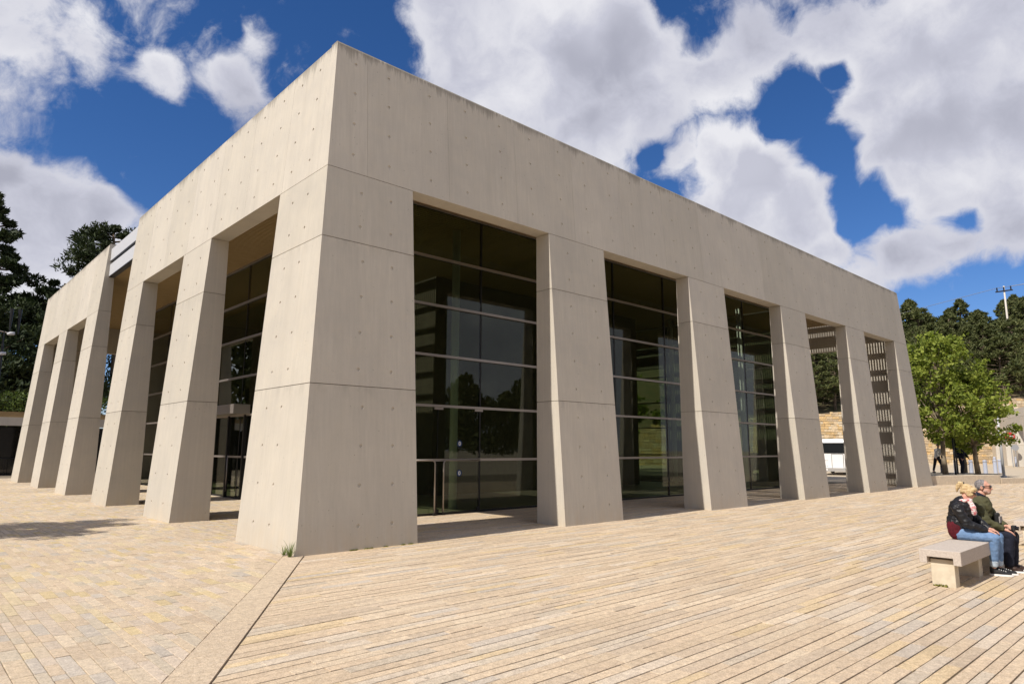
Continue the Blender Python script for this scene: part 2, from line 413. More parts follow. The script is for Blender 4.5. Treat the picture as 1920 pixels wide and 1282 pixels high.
# border slabs
lens = [1.05, .92, 1.1, .95, 1.15, 1.0, 1.0, 1.1]; tpos = 0.0; Ltot = (SB-SA).length
for l in lens:
    t0, t1 = tpos/Ltot, (tpos+l-.008)/Ltot
    q = [SA.lerp(SB, t0), SA.lerp(SB, t1), SC_.lerp(SD, t1), SC_.lerp(SD, t0)]
    c = random.choice([(.545,.445,.335), (.53,.43,.325), (.56,.455,.345)])
    polys = [q]
    if tpos > 1.5 and tpos < 2.5:      # one slab is cracked across, its corner broken away
        a, b_, c_, d_ = q
        m0, m1 = a.lerp(b_, .46), d_.lerp(c_, .30); k1, k2 = m0.lerp(m1, .4)+(b_-a)*.07, m0.lerp(m1, .75)-(b_-a)*.02; gp = (b_-a).normalized()*.011
        polys = [[a, m0, k1, d_.lerp(a, .45)], [d_.lerp(a, .45), k1, k2, m1], [d_.lerp(a, .45), m1, m1, d_], [m0+gp, b_, b_.lerp(c_, .5), k1+gp], [k1+gp, b_.lerp(c_, .5), c_, k2+gp], [k2+gp, c_, c_, m1+gp*2.2]]
    for q in polys:
        V, F = stone_geo([(p.x, p.y) for p in q], .003)
        if len(polys) > 1: V = V[:8]+[(p.x, p.y, .003) for p in q]
        mesh('border_slab', V, F, M['paver'], plaza, colors=[(*c, 1)]*12)
    tpos += l

# ------------------------------------------------------------------ the building
bld = empty('arcade_building', (15, 15, 0), 'large square concrete arcade building with slanting piers and glass hall', 'building')
def bat(z): return KB*(HT-z)
def P_south(s, d, z): return (s, d, z)
def P_west(s, d, z): return (d, s, z)
def P_north(s, d, z): return (s, LY-d, z)
def P_east(s, d, z): return (LX-d, s, z)
def holed_face(mb, A, B, C, D, holes, r=.034, depth=.016):
    """quad A B (bottom) D C (top) with conical tie holes at (u, v) metres-free fractions"""
    A, B, C, D = map(Vector, (A, B, C, D))
    def pt(u, v): return A.lerp(B, u).lerp(C.lerp(D, u), v)
    wu = (B-A).length; wv = (C-A).length
    nrm = (B-A).cross(C-A).normalized()
    us, vs = sorted({h[0] for h in holes}), sorted({h[1] for h in holes})
    ru, rv = r*1.6/wu, r*1.6/wv
    gu = [0.]+[x for u in us for x in (u-ru, u+ru)]+[1.]; gv = [0.]+[x for v in vs for x in (v-rv, v+rv)]+[1.]
    idx = {}; V = []; F = []
    def vid(i, j):
        if (i, j) not in idx: idx[(i, j)] = len(V); V.append(pt(gu[i], gv[j]))
        return idx[(i, j)]
    for i in range(len(gu)-1):
        for j in range(len(gv)-1):
            q = (vid(i, j), vid(i+1, j), vid(i+1, j+1), vid(i, j+1))
            if i % 2 == 1 and j % 2 == 1 and any(abs(h[0]-us[i//2]) < 1e-6 and abs(h[1]-vs[j//2]) < 1e-6 for h in holes):
                cu, cv = us[i//2], vs[j//2]; n = 8; o = len(V); cen = pt(cu, cv)
                eu = (B-A).normalized(); ev = (C-A).normalized()
                ang = [math.pi*1.25+k*math.pi/4 for k in range(8)]
                V += [cen+eu*math.cos(a)*r+ev*math.sin(a)*r for a in ang]
                V += [cen+eu*math.cos(a)*r*.75+ev*math.sin(a)*r*.75-nrm*depth for a in ang]
                for k in range(4):   # ring: corner k with arc points 2k-1,2k,2k+1
                    F.append((q[k], q[(k+1) % 4], o+(2*k+2) % 8, o+2*k+1, o+2*k))
                for k in range(8): F.append((o+k, o+(k+1) % 8, o+8+(k+1) % 8, o+8+k))
                F.append(tuple(o+8+k for k in range(8)))
            else: F.append(q)
    mb.add(V, F)
def block(name, P, s0, s1, z0, z1, parent, holes=(), lo=None, hi=None, inset=0., mt='conc', d_in=T):
    """battered block of a facade between s0..s1 (numbers or functions of z); outer face may carry tie holes (s, z)"""
    f0 = s0 if callable(s0) else (lambda z: s0); f1 = s1 if callable(s1) else (lambda z: s1)
    mb = MB()
    o = lambda f, z, d: P(f(z), d, z)
    A, B = P(f0(z0), -bat(z0)+inset, z0), P(f1(z0), -bat(z0)+inset, z0)
    C, D = P(f0(z1), -bat(z1)+inset, z1), P(f1(z1), -bat(z1)+inset, z1)
    A2, B2, C2, D2 = P(f0(z0), d_in-inset, z0), P(f1(z0), d_in-inset, z0), P(f0(z1), d_in-inset, z1), P(f1(z1), d_in-inset, z1)
    if holes:
        hh = []
        zm = (z0+z1)/2
        for (s, z) in holes: hh.append((round((s-f0(zm))/(f1(zm)-f0(zm)), 5), round((z-z0)/(z1-z0), 5)))
        nn = (Vector(B)-Vector(A)).cross(Vector(C)-Vector(A)); out = Vector(A)-Vector(A2)
        if nn.dot(out) > 0: holed_face(mb, A, B, C, D, hh)
        else: holed_face(mb, B, A, D, C, [(round(1-u, 5), v) for u, v in hh])
    else: mb.add([A, B, D, C], [(0,1,2,3)])
    mb.add([A2, B2, D2, C2], [(0,1,2,3)]); mb.add([A, B, B2, A2], [(0,1,2,3)]); mb.add([C, D, D2, C2], [(0,1,2,3)])
    mb.add([A, C, C2, A2], [(0,1,2,3)]); mb.add([B, D, D2, B2], [(0,1,2,3)])
    # weld
    me = bpy.data.meshes.new(name); me.from_pydata([tuple(v) for v in mb.v], [], mb.f); me.materials.append(M[mt])
    bm = bmesh.new(); bm.from_mesh(me); bmesh.ops.remove_doubles(bm, verts=bm.verts, dist=.0004); bmesh.ops.recalc_face_normals(bm, faces=bm.faces); bm.to_mesh(me); bm.free()
    return link(name, me, parent)
ZB = [0, 2.71, 5.31, HS]; G = .006
ROWS = [.38+.655*k for k in range(10)]
def pier(P, s0, s1, hole=True, end0=False, end1=False):
    w = s1-s0
    core = block('pier', P, s0+.02, s1-.02, .02, HS-.02, bld, inset=.02, mt='core')
    for z0, z1 in zip(ZB, ZB[1:]):
        hs = [(s0+w*fr, z) for fr in (.31, .76) for z in ROWS if z0+.1 < z < z1-.1] if hole else ()
        block('pier_panel', P, s0, s1, z0+(G if z0 else -.02), z1-G, core, hs)
    return core
def wall(P, s0, s1, seams, hole=True):
    """upper wall from the pier heads to the coping"""
    f0 = s0 if callable(s0) else (lambda z: s0); f1 = s1 if callable(s1) else (lambda z: s1)
    core = block('upper_wall', P, lambda z: f0(z)+.02, lambda z: f1(z)-.02, HS+.02, HT-.02, bld, inset=.02, mt='core')
    E = [f0]+[(lambda z, x=x: x) for x in seams]+[f1]
    for i, (a, b) in enumerate(zip(E, E[1:])):
        zm = 8
        n = 2 if b(zm)-a(zm) > 1.2 else 1
        frs = (.25, .76) if n == 2 else (.6,)
        if i == 0 and n == 1: frs = (.62,)
        hs = [(a(zm)+(b(zm)-a(zm))*fr, z) for fr in frs for z in (6.99, 7.62, 8.25, 8.87)] if hole else ()
        g = .0018
        block('wall_panel', P, (lambda z, a=a, i=i: a(z)+(g if i else 0)), (lambda z, b=b, i=i: b(z)-(g if i < len(E)-2 else 0)), HS+.004, HT-.045, core, hs)
    V = []
    for s in (f0(HT), f1(HT)):
        for (d, z) in ((-bat(HT-.045), HT-.045), (.026, HT), (T-.001, HT), (T-.001, HT-.045)): V.append(P(s, d, z))
    mesh('coping_edge', V, [(0,1,2,3),(4,7,6,5),(0,4,5,1),(1,5,6,2),(2,6,7,3),(3,7,4,0)], M['conc'], core)
    return core
def seams(a, b, step=1.935):
    n = max(1, round((b-a)/step)); return [a+(b-a)*i/n for i in range(1, n)]
XO = [1.6501, 5.491, 7.4911, 11.3653, 13.3645, 17.1905, 19.1535, 22.9118, 24.8521, 28.5745]
YW = [1.7986, 5.6697, 7.7172, 11.5307, 13.4148, 17.4457, 19.3491, 23.10, 25.0, 28.81]
YE = [1.65, 5.5, 7.5, 11.37, 13.4, 17.2, 19.2, 22.95, 24.9, 28.75]
# corner piers: an L in plan, built as two mitred arms
def corner(PA, PB, a, b, flip_a, flip_b, la, lb):
    """PA, PB facades; arm ends a, b from the corner; flip: the corner lies at the far end of that facade (length la / lb)"""
    core = None
    for (P, e, fl, ln, d) in ((PA, a, flip_a, la, T), (PB, b, flip_b, lb, T)):
        zz = [(.02, HS-.02)]
        # mitre: the arm runs to the diagonal, built as outer face to the battered corner; inner stop at T
        for z0, z1 in [(None, None)]+list(zip(ZB, ZB[1:])):
            isc = z0 is None
            if isc: z0, z1 = .02, HS-.02
            else: z0, z1 = (z0+(G if z0 else -.02)), z1-G
            i = .02 if isc else 0.
            V = []
            for z in (z0, z1):
                ob = -bat(z)+i
                pts = [(ob, ob), (e-i, ob), (e-i, d-i), (d-i, d-i)]
                for (s, dd) in pts: V.append(P((ln-s) if fl else s, dd, z))
            mb = MB(); F = [(0,3,2,1),(4,5,6,7),(1,2,6,5),(2,3,7,6)]
            if isc:
                mb.add(V, F+[(0,1,5,4)])
                o = mb.build('corner_pier' if core is None else 'pier_core', M['core'], core or bld, fix=True)
                if core is None: core = o
            else:
                hs = [(s, z) for s in (.5, 1.14) for z in ROWS if z0+.1 < z < z1-.1]
                mb.add(V, F)
                A, B, C, D = (Vector(V[k]) for k in (0, 1, 4, 5)); zm = (z0+z1)/2; w0 = -bat(zm)
                hh = [(round((s-w0)/(e-w0), 5), round((z-z0)/(z1-z0), 5)) for s, z in hs]
                out = Vector(V[0])-Vector(V[3]); out.z = 0
                if (B-A).cross(C-A).dot(out) > 0: holed_face(mb, A, B, C, D, hh)
                else: holed_face(mb, B, A, D, C, [(round(1-u, 5), v) for u, v in hh])
                me = bpy.data.meshes.new('pier_panel'); me.from_pydata([tuple(v) for v in mb.v], [], mb.f); me.materials.append(M['conc'])
                bm = bmesh.new(); bm.from_mesh(me); bmesh.ops.remove_doubles(bm, verts=bm.verts, dist=.0004); bmesh.ops.recalc_face_normals(bm, faces=bm.faces); bm.to_mesh(me); bm.free()
                link('pier_panel', me, core)
    return core
corner(P_south, P_west, XO[0], YW[0], False, False, LX, LY)
corner(P_south, P_east, LX-XO[9], YE[0], True, False, LX, LY)
corner(P_north, P_west, XO[0], LY-YW[9], False, True, LX, LY)
corner(P_north, P_east, LX-XO[9], LY-YE[9], True, True, LX, LY)
for i in (1, 3, 5, 7):
    pier(P_south, XO[i], XO[i+1]); pier(P_north, XO[i], XO[i+1], False); pier(P_east, YE[i], YE[i+1], False)
for a, b in ((1, 2), (3, 4), (5, 6), (7, 8)): pier(P_west, YW[a], YW[b])
# upper walls; each side stops at the mitred corner of the neighbour
def end_lo(z): return -bat(z)
SE = [.63]+[.63+1.935*k for k in range(1, 15)]+[LX-.75]
wall(P_south, end_lo, lambda z: LX+bat(z), SE)
wall(P_north, end_lo, lambda z: LX+bat(z), SE, False)
wall(P_west, T+.002, YW[4], [1.75+1.935*k for k in range(0, 6)])
wall(P_west, YW[5], LY-T-.002, [YW[5]+1.95*k for k in range(1, 7)])
wall(P_east, T+.002, LY-T-.002, [2+1.95*k for k in range(0, 14)], False)
# ------------------------------------------------------------------ roof, slatted ceiling, trellis
mb = MB(); yy = T+.06
while yy < LY-T-.06:
    mb.box((T+.03, yy, 8.0), (LX-T-.03, yy+.088, 8.06)); yy += .125
o = mb.build('ceiling_slats', M['timber'], bld, fix=False); tag(o, kind='stuff')
for a, b in (((T+.02, T+.02), (3.45, LY-T-.02)), ((3.452, T+.02), (7.4, 5.2)), ((3.452, 16.4), (8.9, LY-T-.02)), ((8.902, 5.202), (24.0, LY-T-.02))):
    MB().box((a[0], a[1], 8.20), (b[0], b[1], 8.34)).build('roof_slab', M['roof_dark'], bld)
xx = 7.6; k = 0
while xx < LX-T-.2:
    w = .36 if k % 3 == 0 else .15
    y1 = 5.15 if xx < 24 else LY-T-.02
    MB().box((xx, T+.02, 8.08), (xx+w, y1, 8.30 if w > .2 else 8.22)).build('trellis_beam', M['timber'], bld); xx += .78; k += 1
xx = 3.7; k = 0
while xx < 8.7:
    w = .26 if k % 3 == 0 else .10
    MB().box((xx, 5.25, 8.08), (xx+w, 16.35, 8.22)).build('trellis_beam', M['timber'], bld); xx += .78; k += 1
# white steel beams that bridge the break in the west side
for z0, z1 in ((8.56, 9.02), (7.97, 8.42)):
    ob = MB().box((.06, YW[4]+.01, z0), (.24, YW[5]-.01, z1)).build('steel_beam', M['white_steel'], bld); bevel(ob, .008)
    MB().box((.055, YW[4]+.012, z0-.03), (.245, YW[5]-.012, z0-.003)).build('beam_shadow_strip', M['black_steel'], ob)  # solid black strip stands in for the shadow under the steel beam
# ------------------------------------------------------------------ glass hall
ZR = [.05, 1.36, 2.73, 4.03, 5.35, 6.63, 7.98]; GX0, GX1, GY0, GY1 = 3.42, 23.93, 3.30, 26.86; MOD = 2.93
def pane_mesh(w, h, horiz):
    g = .012
    mb = MB()
    if horiz: mb.box((g, -.008, g), (w-g, .008, h-g))
    else: mb.box((-.008, g, g), (.008, w-g, h-g))
    me = bpy.data.meshes.new('glass_pane'); me.from_pydata(mb.v, [], mb.f); me.materials.append(M['glass']); me.update(); return me
def curtain(horiz, fixed, s0, n, name):
    """one glazed side; its panes, transoms and mullions are sub-parts of a sill part"""
    s1 = s0+n*MOD
    def Q(s, d, z): return (s, d, z) if horiz else (d, s, z)
    def bx(a, b): return MB().box(tuple(min(p, q) for p, q in zip(a, b)), tuple(max(p, q) for p, q in zip(a, b)))
    sill = bx(Q(s0, fixed-.05, -.03), Q(s1, fixed+.05, .05)).build('glazed_front', M['black_steel'], bld)
    ms = [pane_mesh(MOD, z1-z0, horiz) for z0, z1 in zip(ZR, ZR[1:])]
    base = Vector(wloc(sill))
    for i in range(n):
        for j in range(len(ZR)-1):
            p = link('glass_pane', ms[j], sill, local=True); p.location = Vector(Q(s0+i*MOD, fixed, ZR[j]))-base
    for z in ZR[1:]:
        bx(Q(s0, fixed-.075, z-.032), Q(s1, fixed-.012, z+.032)).build('transom', M['alu'], sill)
        bx(Q(s0, fixed+.012, z-.03), Q(s1, fixed+.06, z+.03)).build('transom_back', M['black_steel'], sill)
    for i in range(n+1):
        bx(Q(s0+i*MOD-.022, fixed-.014, .05), Q(s0+i*MOD+.022, fixed+.05, 7.98)).build('mullion', M['black_steel'], sill)
    return sill
front = curtain(True, GY0, GX0, 7, 'south')
curtain(False, GX0-.12, GY0+.1, 8, 'west'); curtain(False, GX1+.12, GY0+.1, 8, 'east')
MB().box((GX0+.05, GY0+.1, -.028), (GX1, GY1, .004)).build('hall_floor', M['hall_floor'], bld)
MB().box((8.95, 9.0, .006), (21.1, 22, 7.96)).build('hall_core', M['core_wall'], bld)
MB().box((3.5, 24.9, .006), (21.0, 25.1, 7.96)).build('hall_back_wall', M['core_wall'], bld)
for x in (6.28, 12.13, 17.98, 22.6):
    for y in (4.35, 24.5): MB().tube([(x, y, .0), (x, y, 7.98)], .115, 16).build('column', M['column'], bld, smooth=True)
for y in (8, 14, 20): MB().tube([(22.6, y, .0), (22.6, y, 7.98)], .115, 16).build('column', M['column'], bld, smooth=True)
# glass doors of the first bay: rails, fittings and stickers
def rail(x, side):
    pts = [(x, GY0-.12, .02), (x, GY0-.12, 1.26)]
    for k in range(1, 6):
        a = k/5*math.pi/2; pts.append((x+side*.10*(1-math.cos(a)), GY0-.12, 1.26+.10*math.sin(a)))
    pts.append((x+side*(.62 if side < 0 else 1.2), GY0-.12, 1.36))
    r_ = MB().tube(pts, .021, 8).build('door_rail', M['alu'], bld, smooth=True)
    MB().box((x-.045, GY0-.165, 0), (x+.045, GY0-.075, .05)).build('rail_foot', M['black_steel'], r_)
rail(4.80, -1); rail(5.07, 1)
MB().box((4.93, GY0-.02, .05), (4.945, GY0+.02, 2.70)).build('door_edge', M['black_steel'], bld)
for x in (4.94, 6.28):
    MB().box((x-.14, GY0-.05, 2.64), (x+.14, GY0-.013, 2.695)).build('door_hinge', M['alu'], bld)
    MB().box((x-.05, GY0-.05, .05), (x+.05, GY0-.013, .13)).build('door_pivot', M['black_steel'], bld)
M['sticker_blue'] = mat('blue_sticker', (.02, .05, .16), .4); M['sticker_white'] = mat('white_sticker', (.8, .82, .85), .4)
def disc(name, c, r, rz, m, parent, yv=0.):
    n = 24; return mesh(name, [(c[0]+r*math.cos(2*math.pi*k/n), c[1], c[2]+rz*math.sin(2*math.pi*k/n)) for k in range(n)]+[(c[0]+r*math.cos(2*math.pi*k/n), c[1]+.002, c[2]+rz*math.sin(2*math.pi*k/n)) for k in range(n)],
        [tuple(range(n)), tuple(range(n, 2*n))[::-1]]+[(k, (k+1) % n, n+(k+1) % n, n+k) for k in range(n)], m, parent)
for z in (1.78, 1.02):
    s_ = disc('door_sticker', (5.66, GY0-.014, z), .085, .085, M['sticker_blue'], bld)
    disc('sticker_ring', (5.66, GY0-.0165, z), .04, .055, M['sticker_white'], s_); disc('sticker_slot', (5.66, GY0-.019, z), .014, .026, M['sticker_blue'], s_)
# entrance in the west glazing
for y in (11.6, 13.0, 14.4):
    MB().box((GX0-.24, y-.04, 0), (GX0-.13, y+.04, 2.73)).build('door_post', M['black_steel'], bld)
MB().box((GX0-.75, 11.2, 2.75), (GX0-.21, 16.0, 3.05)).build('entrance_canopy', M['alu'], bld)
MB().tube([(GX0-.28, 12.7, .2), (GX0-.28, 12.7, 1.4)], .02, 8).build('door_handle', M['alu'], bld, smooth=True)

# ------------------------------------------------------------------ benches
def bench(x0, x1, y0, y1, label):
    b = empty('stone_bench', ((x0+x1)/2, (y0+y1)/2, 0), label, 'bench', 'cast stone benches on the plaza')
    zt, zb, lip, th = .438, .272, .085, .085
    prof = [(y0, zb), (y0+lip, zb), (y0+lip, zt-th), (y1-lip, zt-th), (y1-lip, zb), (y1, zb), (y1, zt), (y0, zt)]
    n = len(prof); V = [(x0, p, q) for p, q in prof]+[(x1, p, q) for p, q in prof]
    F = [(k, (k+1) % n, n+(k+1) % n, n+k) for k in range(n)]+[(0,1,2,7),(2,3,6,7),(3,4,5,6)]+[tuple(n+i for i in f) for f in ((0,1,2,7),(2,3,6,7),(3,4,5,6))]
    o = mesh('seat_slab', V, F, M['bench'], b); bevel(o, .006)
    L = x1-x0
    for xl in (x0+.08, x0+L*.5-.08, x1-.25):
        o = MB().box((xl, y0+lip+.012, -.01), (xl+.17, y1-lip-.012, .322)).build('leg', M['bench_leg'], b); bevel(o, .008)
    return b
bench(4.16, 6.62, -8.27, -7.82, "long low cast stone bench that the seated couple share")
bench(9.15, 11.5, -8.28, -7.84, 'stone bench cut off by the right edge, beyond the seated man')

# ------------------------------------------------------------------ vegetation
def m_leaf(name, c1, c2, trans=.25, rough=.6):
    m = mat(name, c1, rough, spec=.25); t = NT(m)
    g = t.n('ShaderNodeNewGeometry')
    c = t.mixc(g.outputs['Random Per Island'], c1, c2); t.l(c, t.b.inputs['Base Color'])
    tl = t.n('ShaderNodeBsdfTranslucent'); t.l(t.mixc(1.0, c, (1.0, 1.15, .55), 'MULTIPLY'), tl.inputs[0])
    mx = t.n('ShaderNodeMixShader'); mx.inputs[0].default_value = trans
    t.l(t.b.outputs[0], mx.inputs[1]); t.l(tl.outputs[0], mx.inputs[2]); t.l(mx.outputs[0], t.out.inputs[0])
    return m
M['pine'] = m_leaf('pine_needles', (.046, .064, .021), (.15, .16, .060), .18)
M['pine_dark'] = m_leaf('dark_pine_needles', (.017, .030, .011), (.050, .068, .024), .10)
M['plane'] = m_leaf('plane_tree_leaves', (.120, .165, .024), (.29, .33, .058), .32)
M['hedge'] = m_leaf('ivy_leaves', (.05, .085, .02), (.12, .16, .04), .2)
M['weed'] = m_leaf('weed_blades', (.10, .15, .05), (.24, .28, .10), .3)
M['moss'] = m_leaf('yellow_moss', (.16, .16, .03), (.26, .24, .05), .1)
M['bark'] = m_noisy('pine_bark', (.12, .085, .06), (.20, .16, .12), 8, .95, .01, stretch=(1, 1, .3))
M['plane_bark'] = m_noisy('plane_bark', (.16, .12, .08), (.30, .25, .18), 6, .9, .006, stretch=(1, 1, .5))
def unit(n):
    v = rng.normal(size=(n, 3)); return v/np.linalg.norm(v, axis=1)[:, None]
def leaf_cards(cen, size, aspect=.5, updir=None, flat=0.):
    n = len(cen); a = unit(n); b = unit(n)
    if updir is not None: a = a*.7+updir*.9; a /= np.linalg.norm(a, axis=1)[:, None]
    b = np.cross(a, b); b /= np.linalg.norm(b, axis=1)[:, None]
    s = (size*(.6+.8*rng.random(n)))[:, None] if np.isscalar(size) else size[:, None]
    bend = np.cross(a, b)*s*.18
    V = np.stack([cen-a*s*.5, cen+b*s*aspect*.5+bend, cen+a*s*.5, cen-b*s*aspect*.5+bend], 1).reshape(-1, 3)
    F = np.arange(4*n).reshape(-1, 4)
    return V, F
def fast_mesh(name, V, F, m):
    me = bpy.data.meshes.new(name); n = len(F); k = F.shape[1]
    me.vertices.add(len(V)); me.vertices.foreach_set('co', np.asarray(V, 'f').ravel())
    me.loops.add(n*k); me.loops.foreach_set('vertex_index', np.asarray(F, 'i').ravel())
    me.polygons.add(n); me.polygons.foreach_set('loop_start', np.arange(n, dtype='i')*k); me.polygons.foreach_set('loop_total', np.full(n, k, 'i'))
    me.materials.append(m); me.update(calc_edges=True); me.validate(); return me
def clump_points(cen, rad, n, shell=.5):
    d = unit(n); r = (shell+(1-shell)*rng.random(n)**.6)[:, None]
    return np.asarray(cen)+d*r*np.asarray(rad)
def make_pine(seed, h=10., crown_from=.25, width=3.2, n_br=46, per=110, needle=.42, m='pine', cone=.75, clf=.34):
    """Aleppo pine: leaning trunk, limbs, needle clumps; base at the origin"""
    global rng; rng = np.random.default_rng(seed); r = random.Random(seed)
    root = empty('pine_tree', (0, 0, 0))
    lean = Vector((r.uniform(-.08, .08), r.uniform(-.08, .08), 0))
    tp = [Vector((0, 0, -.4))]+[Vector((lean.x*z+.12*math.sin(z*.9+seed), lean.y*z+.12*math.cos(z*.7+seed), z)) for z in np.linspace(.5, h*.97, 7)]
    tb = MB().tube(tp, [h*.026*(1-.8*i/7) for i in range(8)], 7)
    def trunk_at(z):
        q = min(max(z/(h*.97)*6, 0), 5.99); i = int(q)+1; return tp[i].lerp(tp[min(i+1, 7)], q-int(q))
    V = []; D = []
    for k in range(n_br):
        f = crown_from+(1-crown_from)*(k+.5)/n_br
        z = h*f; prof = (1-((f-crown_from)/(1-crown_from))**1.6)*cone+(1-cone)
        prof *= min(1, .45+(f-crown_from)*4)
        ln = width*prof*r.uniform(.55, 1.12); az = k*2.399+r.uniform(-.5, .5)
        if k > n_br-4: ln *= .35
        b0 = trunk_at(z-.05*h); tip = b0+Vector((math.cos(az)*ln, math.sin(az)*ln, ln*r.uniform(.08, .45)+.1))
        mid = b0.lerp(tip, .55)+Vector((0, 0, -.06*ln))
        tb.tube([b0, mid, tip], [.02*h*.28, .02*h*.16, .012], 4, cap=False)
        cr = max(.38, ln*clf)*r.uniform(.75, 1.25)
        for (c, s) in ((tip, 1.), (mid.lerp(tip, .45)+Vector((r.uniform(-.3, .3), r.uniform(-.3, .3), .15)), .8)):
            n = int(per*s); p = clump_points(c, (cr*s, cr*s, cr*s*.62), n, .35); V.append(p); D.append((p-np.array(c))/cr)
    P = np.concatenate(V); U = np.concatenate(D)+np.array([0, 0, .5])
    me = fast_mesh('crown', *leaf_cards(P, needle, .28, U), M[m])
    cr = link('crown', me, root, local=True)
    tb.build('trunk', M['bark'], root, local=True, smooth=True)
    return root
def place(root, loc, sc, rz, label, cat, group=None, sz=None):
    root.location = loc; root.scale = (sc, sc, sz or sc); root.rotation_euler = (0, 0, rz); return tag(root, label, cat, group)
# --- wooded hillside behind the stone wall in the east
WA, WB = Vector((50, 36)), Vector((125, -8)); wdir = (WB-WA).normalized(); wn = Vector((-wdir.y, wdir.x))
def wall_top(s): return max(3.5, 5.97+.082*(s-28.9))
def hill_h(x, y):
    p = Vector((x, y))-WA; s = p.dot(wdir); d = p.dot(wn)
    if d < .2: return -.04
    return wall_top(s)-.4+.24*d-.0008*d*d
gx = [-20+10*i for i in range(22)]; gd = [.25, 3, 8, 15, 25, 40, 60, 90, 130]
V = []; F = []
for s in gx:
    for d in gd:
        p = WA+wdir*s+wn*d; V.append((p.x, p.y, hill_h(p.x, p.y)+.5*math.sin(s*.3+d)))
for i in range(len(gx)-1):
    for j in range(len(gd)-1):
        a = i*len(gd)+j; F.append((a, a+1, a+len(gd)+1, a+len(gd)))
tag(mesh('hillside', V, F, M['earth'], smooth=True), kind='structure')
def stone_wall(name, A, B, z0, topf, sl, sh, label, back=.5):
    root = empty(name, (A.x, A.y, z0), label, 'wall')
    d = (B-A); L = d.length; d.normalize(); n = Vector((d.y, -d.x))
    V = [] ; N = 14
    for i in range(N+1):
        s = L*i/N; t = topf(s)
        for (q, z) in ((.04, z0), (.04, t-.03), (back, t-.03), (back, z0)):
            p = A+d*s-n*q; V.append((p.x, p.y, z))
    F = [tuple(range(4)), tuple(range(4*N, 4*N+4))]
    for i in range(N):
        for k in range(4): F.append((i*4+k, i*4+(k+1) % 4, i*4+4+(k+1) % 4, i*4+4+k))
    mesh('wall_backing', V, F, M['mortar'], root)
    V, F, C = [], [], []; z = z0
    while z < max(topf(0), topf(L)):
        h = sh*random.uniform(.7, 1.3); s = -random.random()*sl
        while s < L:
            l = sl*random.uniform(.5, 1.6)
            if z+h < topf(min(max(s, 0), L))+.12:
                out = random.uniform(.0, .07); k = len(V); g = .018
                c = random.choice([(.60,.46,.28),(.56,.44,.29),(.64,.52,.36),(.52,.42,.30),(.62,.45,.24),(.66,.57,.43)]); f = random.uniform(.85, 1.1)
                for (ss, zz) in ((s+g, z+g), (s+l-g, z+g), (s+l-g, z+h-g), (s+g, z+h-g)):
                    ss = min(max(ss, 0), L)
                    p = A+d*ss+n*out; q = A+d*ss-n*.1; jit = random.uniform(-.02, .02)
                    V += [(p.x, p.y, zz+jit), (q.x, q.y, zz+jit)]
                F += [(k, k+2, k+4, k+6), (k, k+1, k+3, k+2), (k+2, k+3, k+5, k+4), (k+4, k+5, k+7, k+6), (k+6, k+7, k+1, k)]
                C += [(*(min(.95, x*f) for x in c), 1)]*8
            s += l
        z += h
    o = mesh('stone_courses', V, F, M['wallstone'], root, fix=False, colors=C); tag(o, kind='stuff')
    return root
stone_wall('stone_wall', WA+wdir*4, WA+wdir*88, -.3, lambda s: wall_top(s+4)+.25*math.sin(s*.7)*.3, .55, .30, 'long golden rubble stone retaining wall below the pine hillside')
protos = [make_pine(11, 9.5, .16, 3.9, 60, 64, .50, clf=.24), make_pine(12, 11, .20, 3.5, 66, 62, .50, clf=.24), make_pine(13, 8.5, .10, 4.2, 56, 66, .50, clf=.24), make_pine(14, 12, .22, 3.3, 70, 60, .48, cone=.92, clf=.23)]
used = [False]*4
def put(proto_i, loc, sc, rz, label, cat, group, sz=None, mt=None):
    if not used[proto_i]: o = protos[proto_i]; used[proto_i] = True
    else: o = copy_tree(protos[proto_i])
    return place(o, loc, sc, rz, label, cat, group, sz)
pts = []; rr = random.Random(5)
for tries in range(4000):
    s = rr.uniform(-6, 118); d = rr.uniform(1.5, 34)
    if any((s-a)**2+(d-b)**2 < (3.3+.02*d)**2 for a, b in pts): continue
    p = WA+wdir*s+wn*d; v = Vector((p.x, p.y, 6))-CAM; c = v.dot(fw)
    if c < 5 or not (380 < v.dot(rt)/c*FPX < 1100): continue
    pts.append((s, d))
    if len(pts) >= 150: break
for i, (s, d) in enumerate(pts):
    p = WA+wdir*s+wn*d
    put(i % 4, (p.x, p.y, hill_h(p.x, p.y)-.2), rr.uniform(.70, 1.12), rr.uniform(0, 6.28), 'dark green pine in the dense wood on the hillside above the stone wall', 'tree', 'pines on the east hillside')
# --- pines on the left, beyond the far end of the building
pl = make_pine(21, 20, .10, 4.4, 74, 170, .50, 'pine_dark', .9)
place(pl, (-.2, 51.5, 1.5), 1.0, .3, 'tall dark pointed pine at the left edge, highest of the left trees', 'tree', 'pines beyond the far end')
pm = make_pine(22, 15, .06, 5.4, 70, 170, .50, 'pine_dark', .55)
place(pm, (2.6, 50.0, 1.2), .90, 1.1, 'broad dark round-topped pine between the tall pine and the building', 'tree', 'pines beyond the far end')
pr = make_pine(23, 17.5, .55, 4.0, 52, 150, .46, 'pine_dark', .45)
place(pr, (8.0, 50.5, 4.4), .88, 2.2, 'pine crown rising just above the building roof at the break in the parapet', 'tree', 'pines beyond the far end')
c = copy_tree(pm); place(c, (-1.6, 48.0, 1.0), .84, 3.0, 'low dark pine crown below the tall pine, cut by the left edge', 'tree', 'pines beyond the far end')
c = copy_tree(pm); place(c, (12.5, 44.0, 0), .55, 4.0, 'small green tree seen through the break in the west arcade', 'tree', 'pines beyond the far end')
c = copy_tree(pm); place(c, (9.0, 41.0, -.4), .50, 5.2, 'small green tree behind the building, seen low between the left piers', 'tree', 'pines beyond the far end')
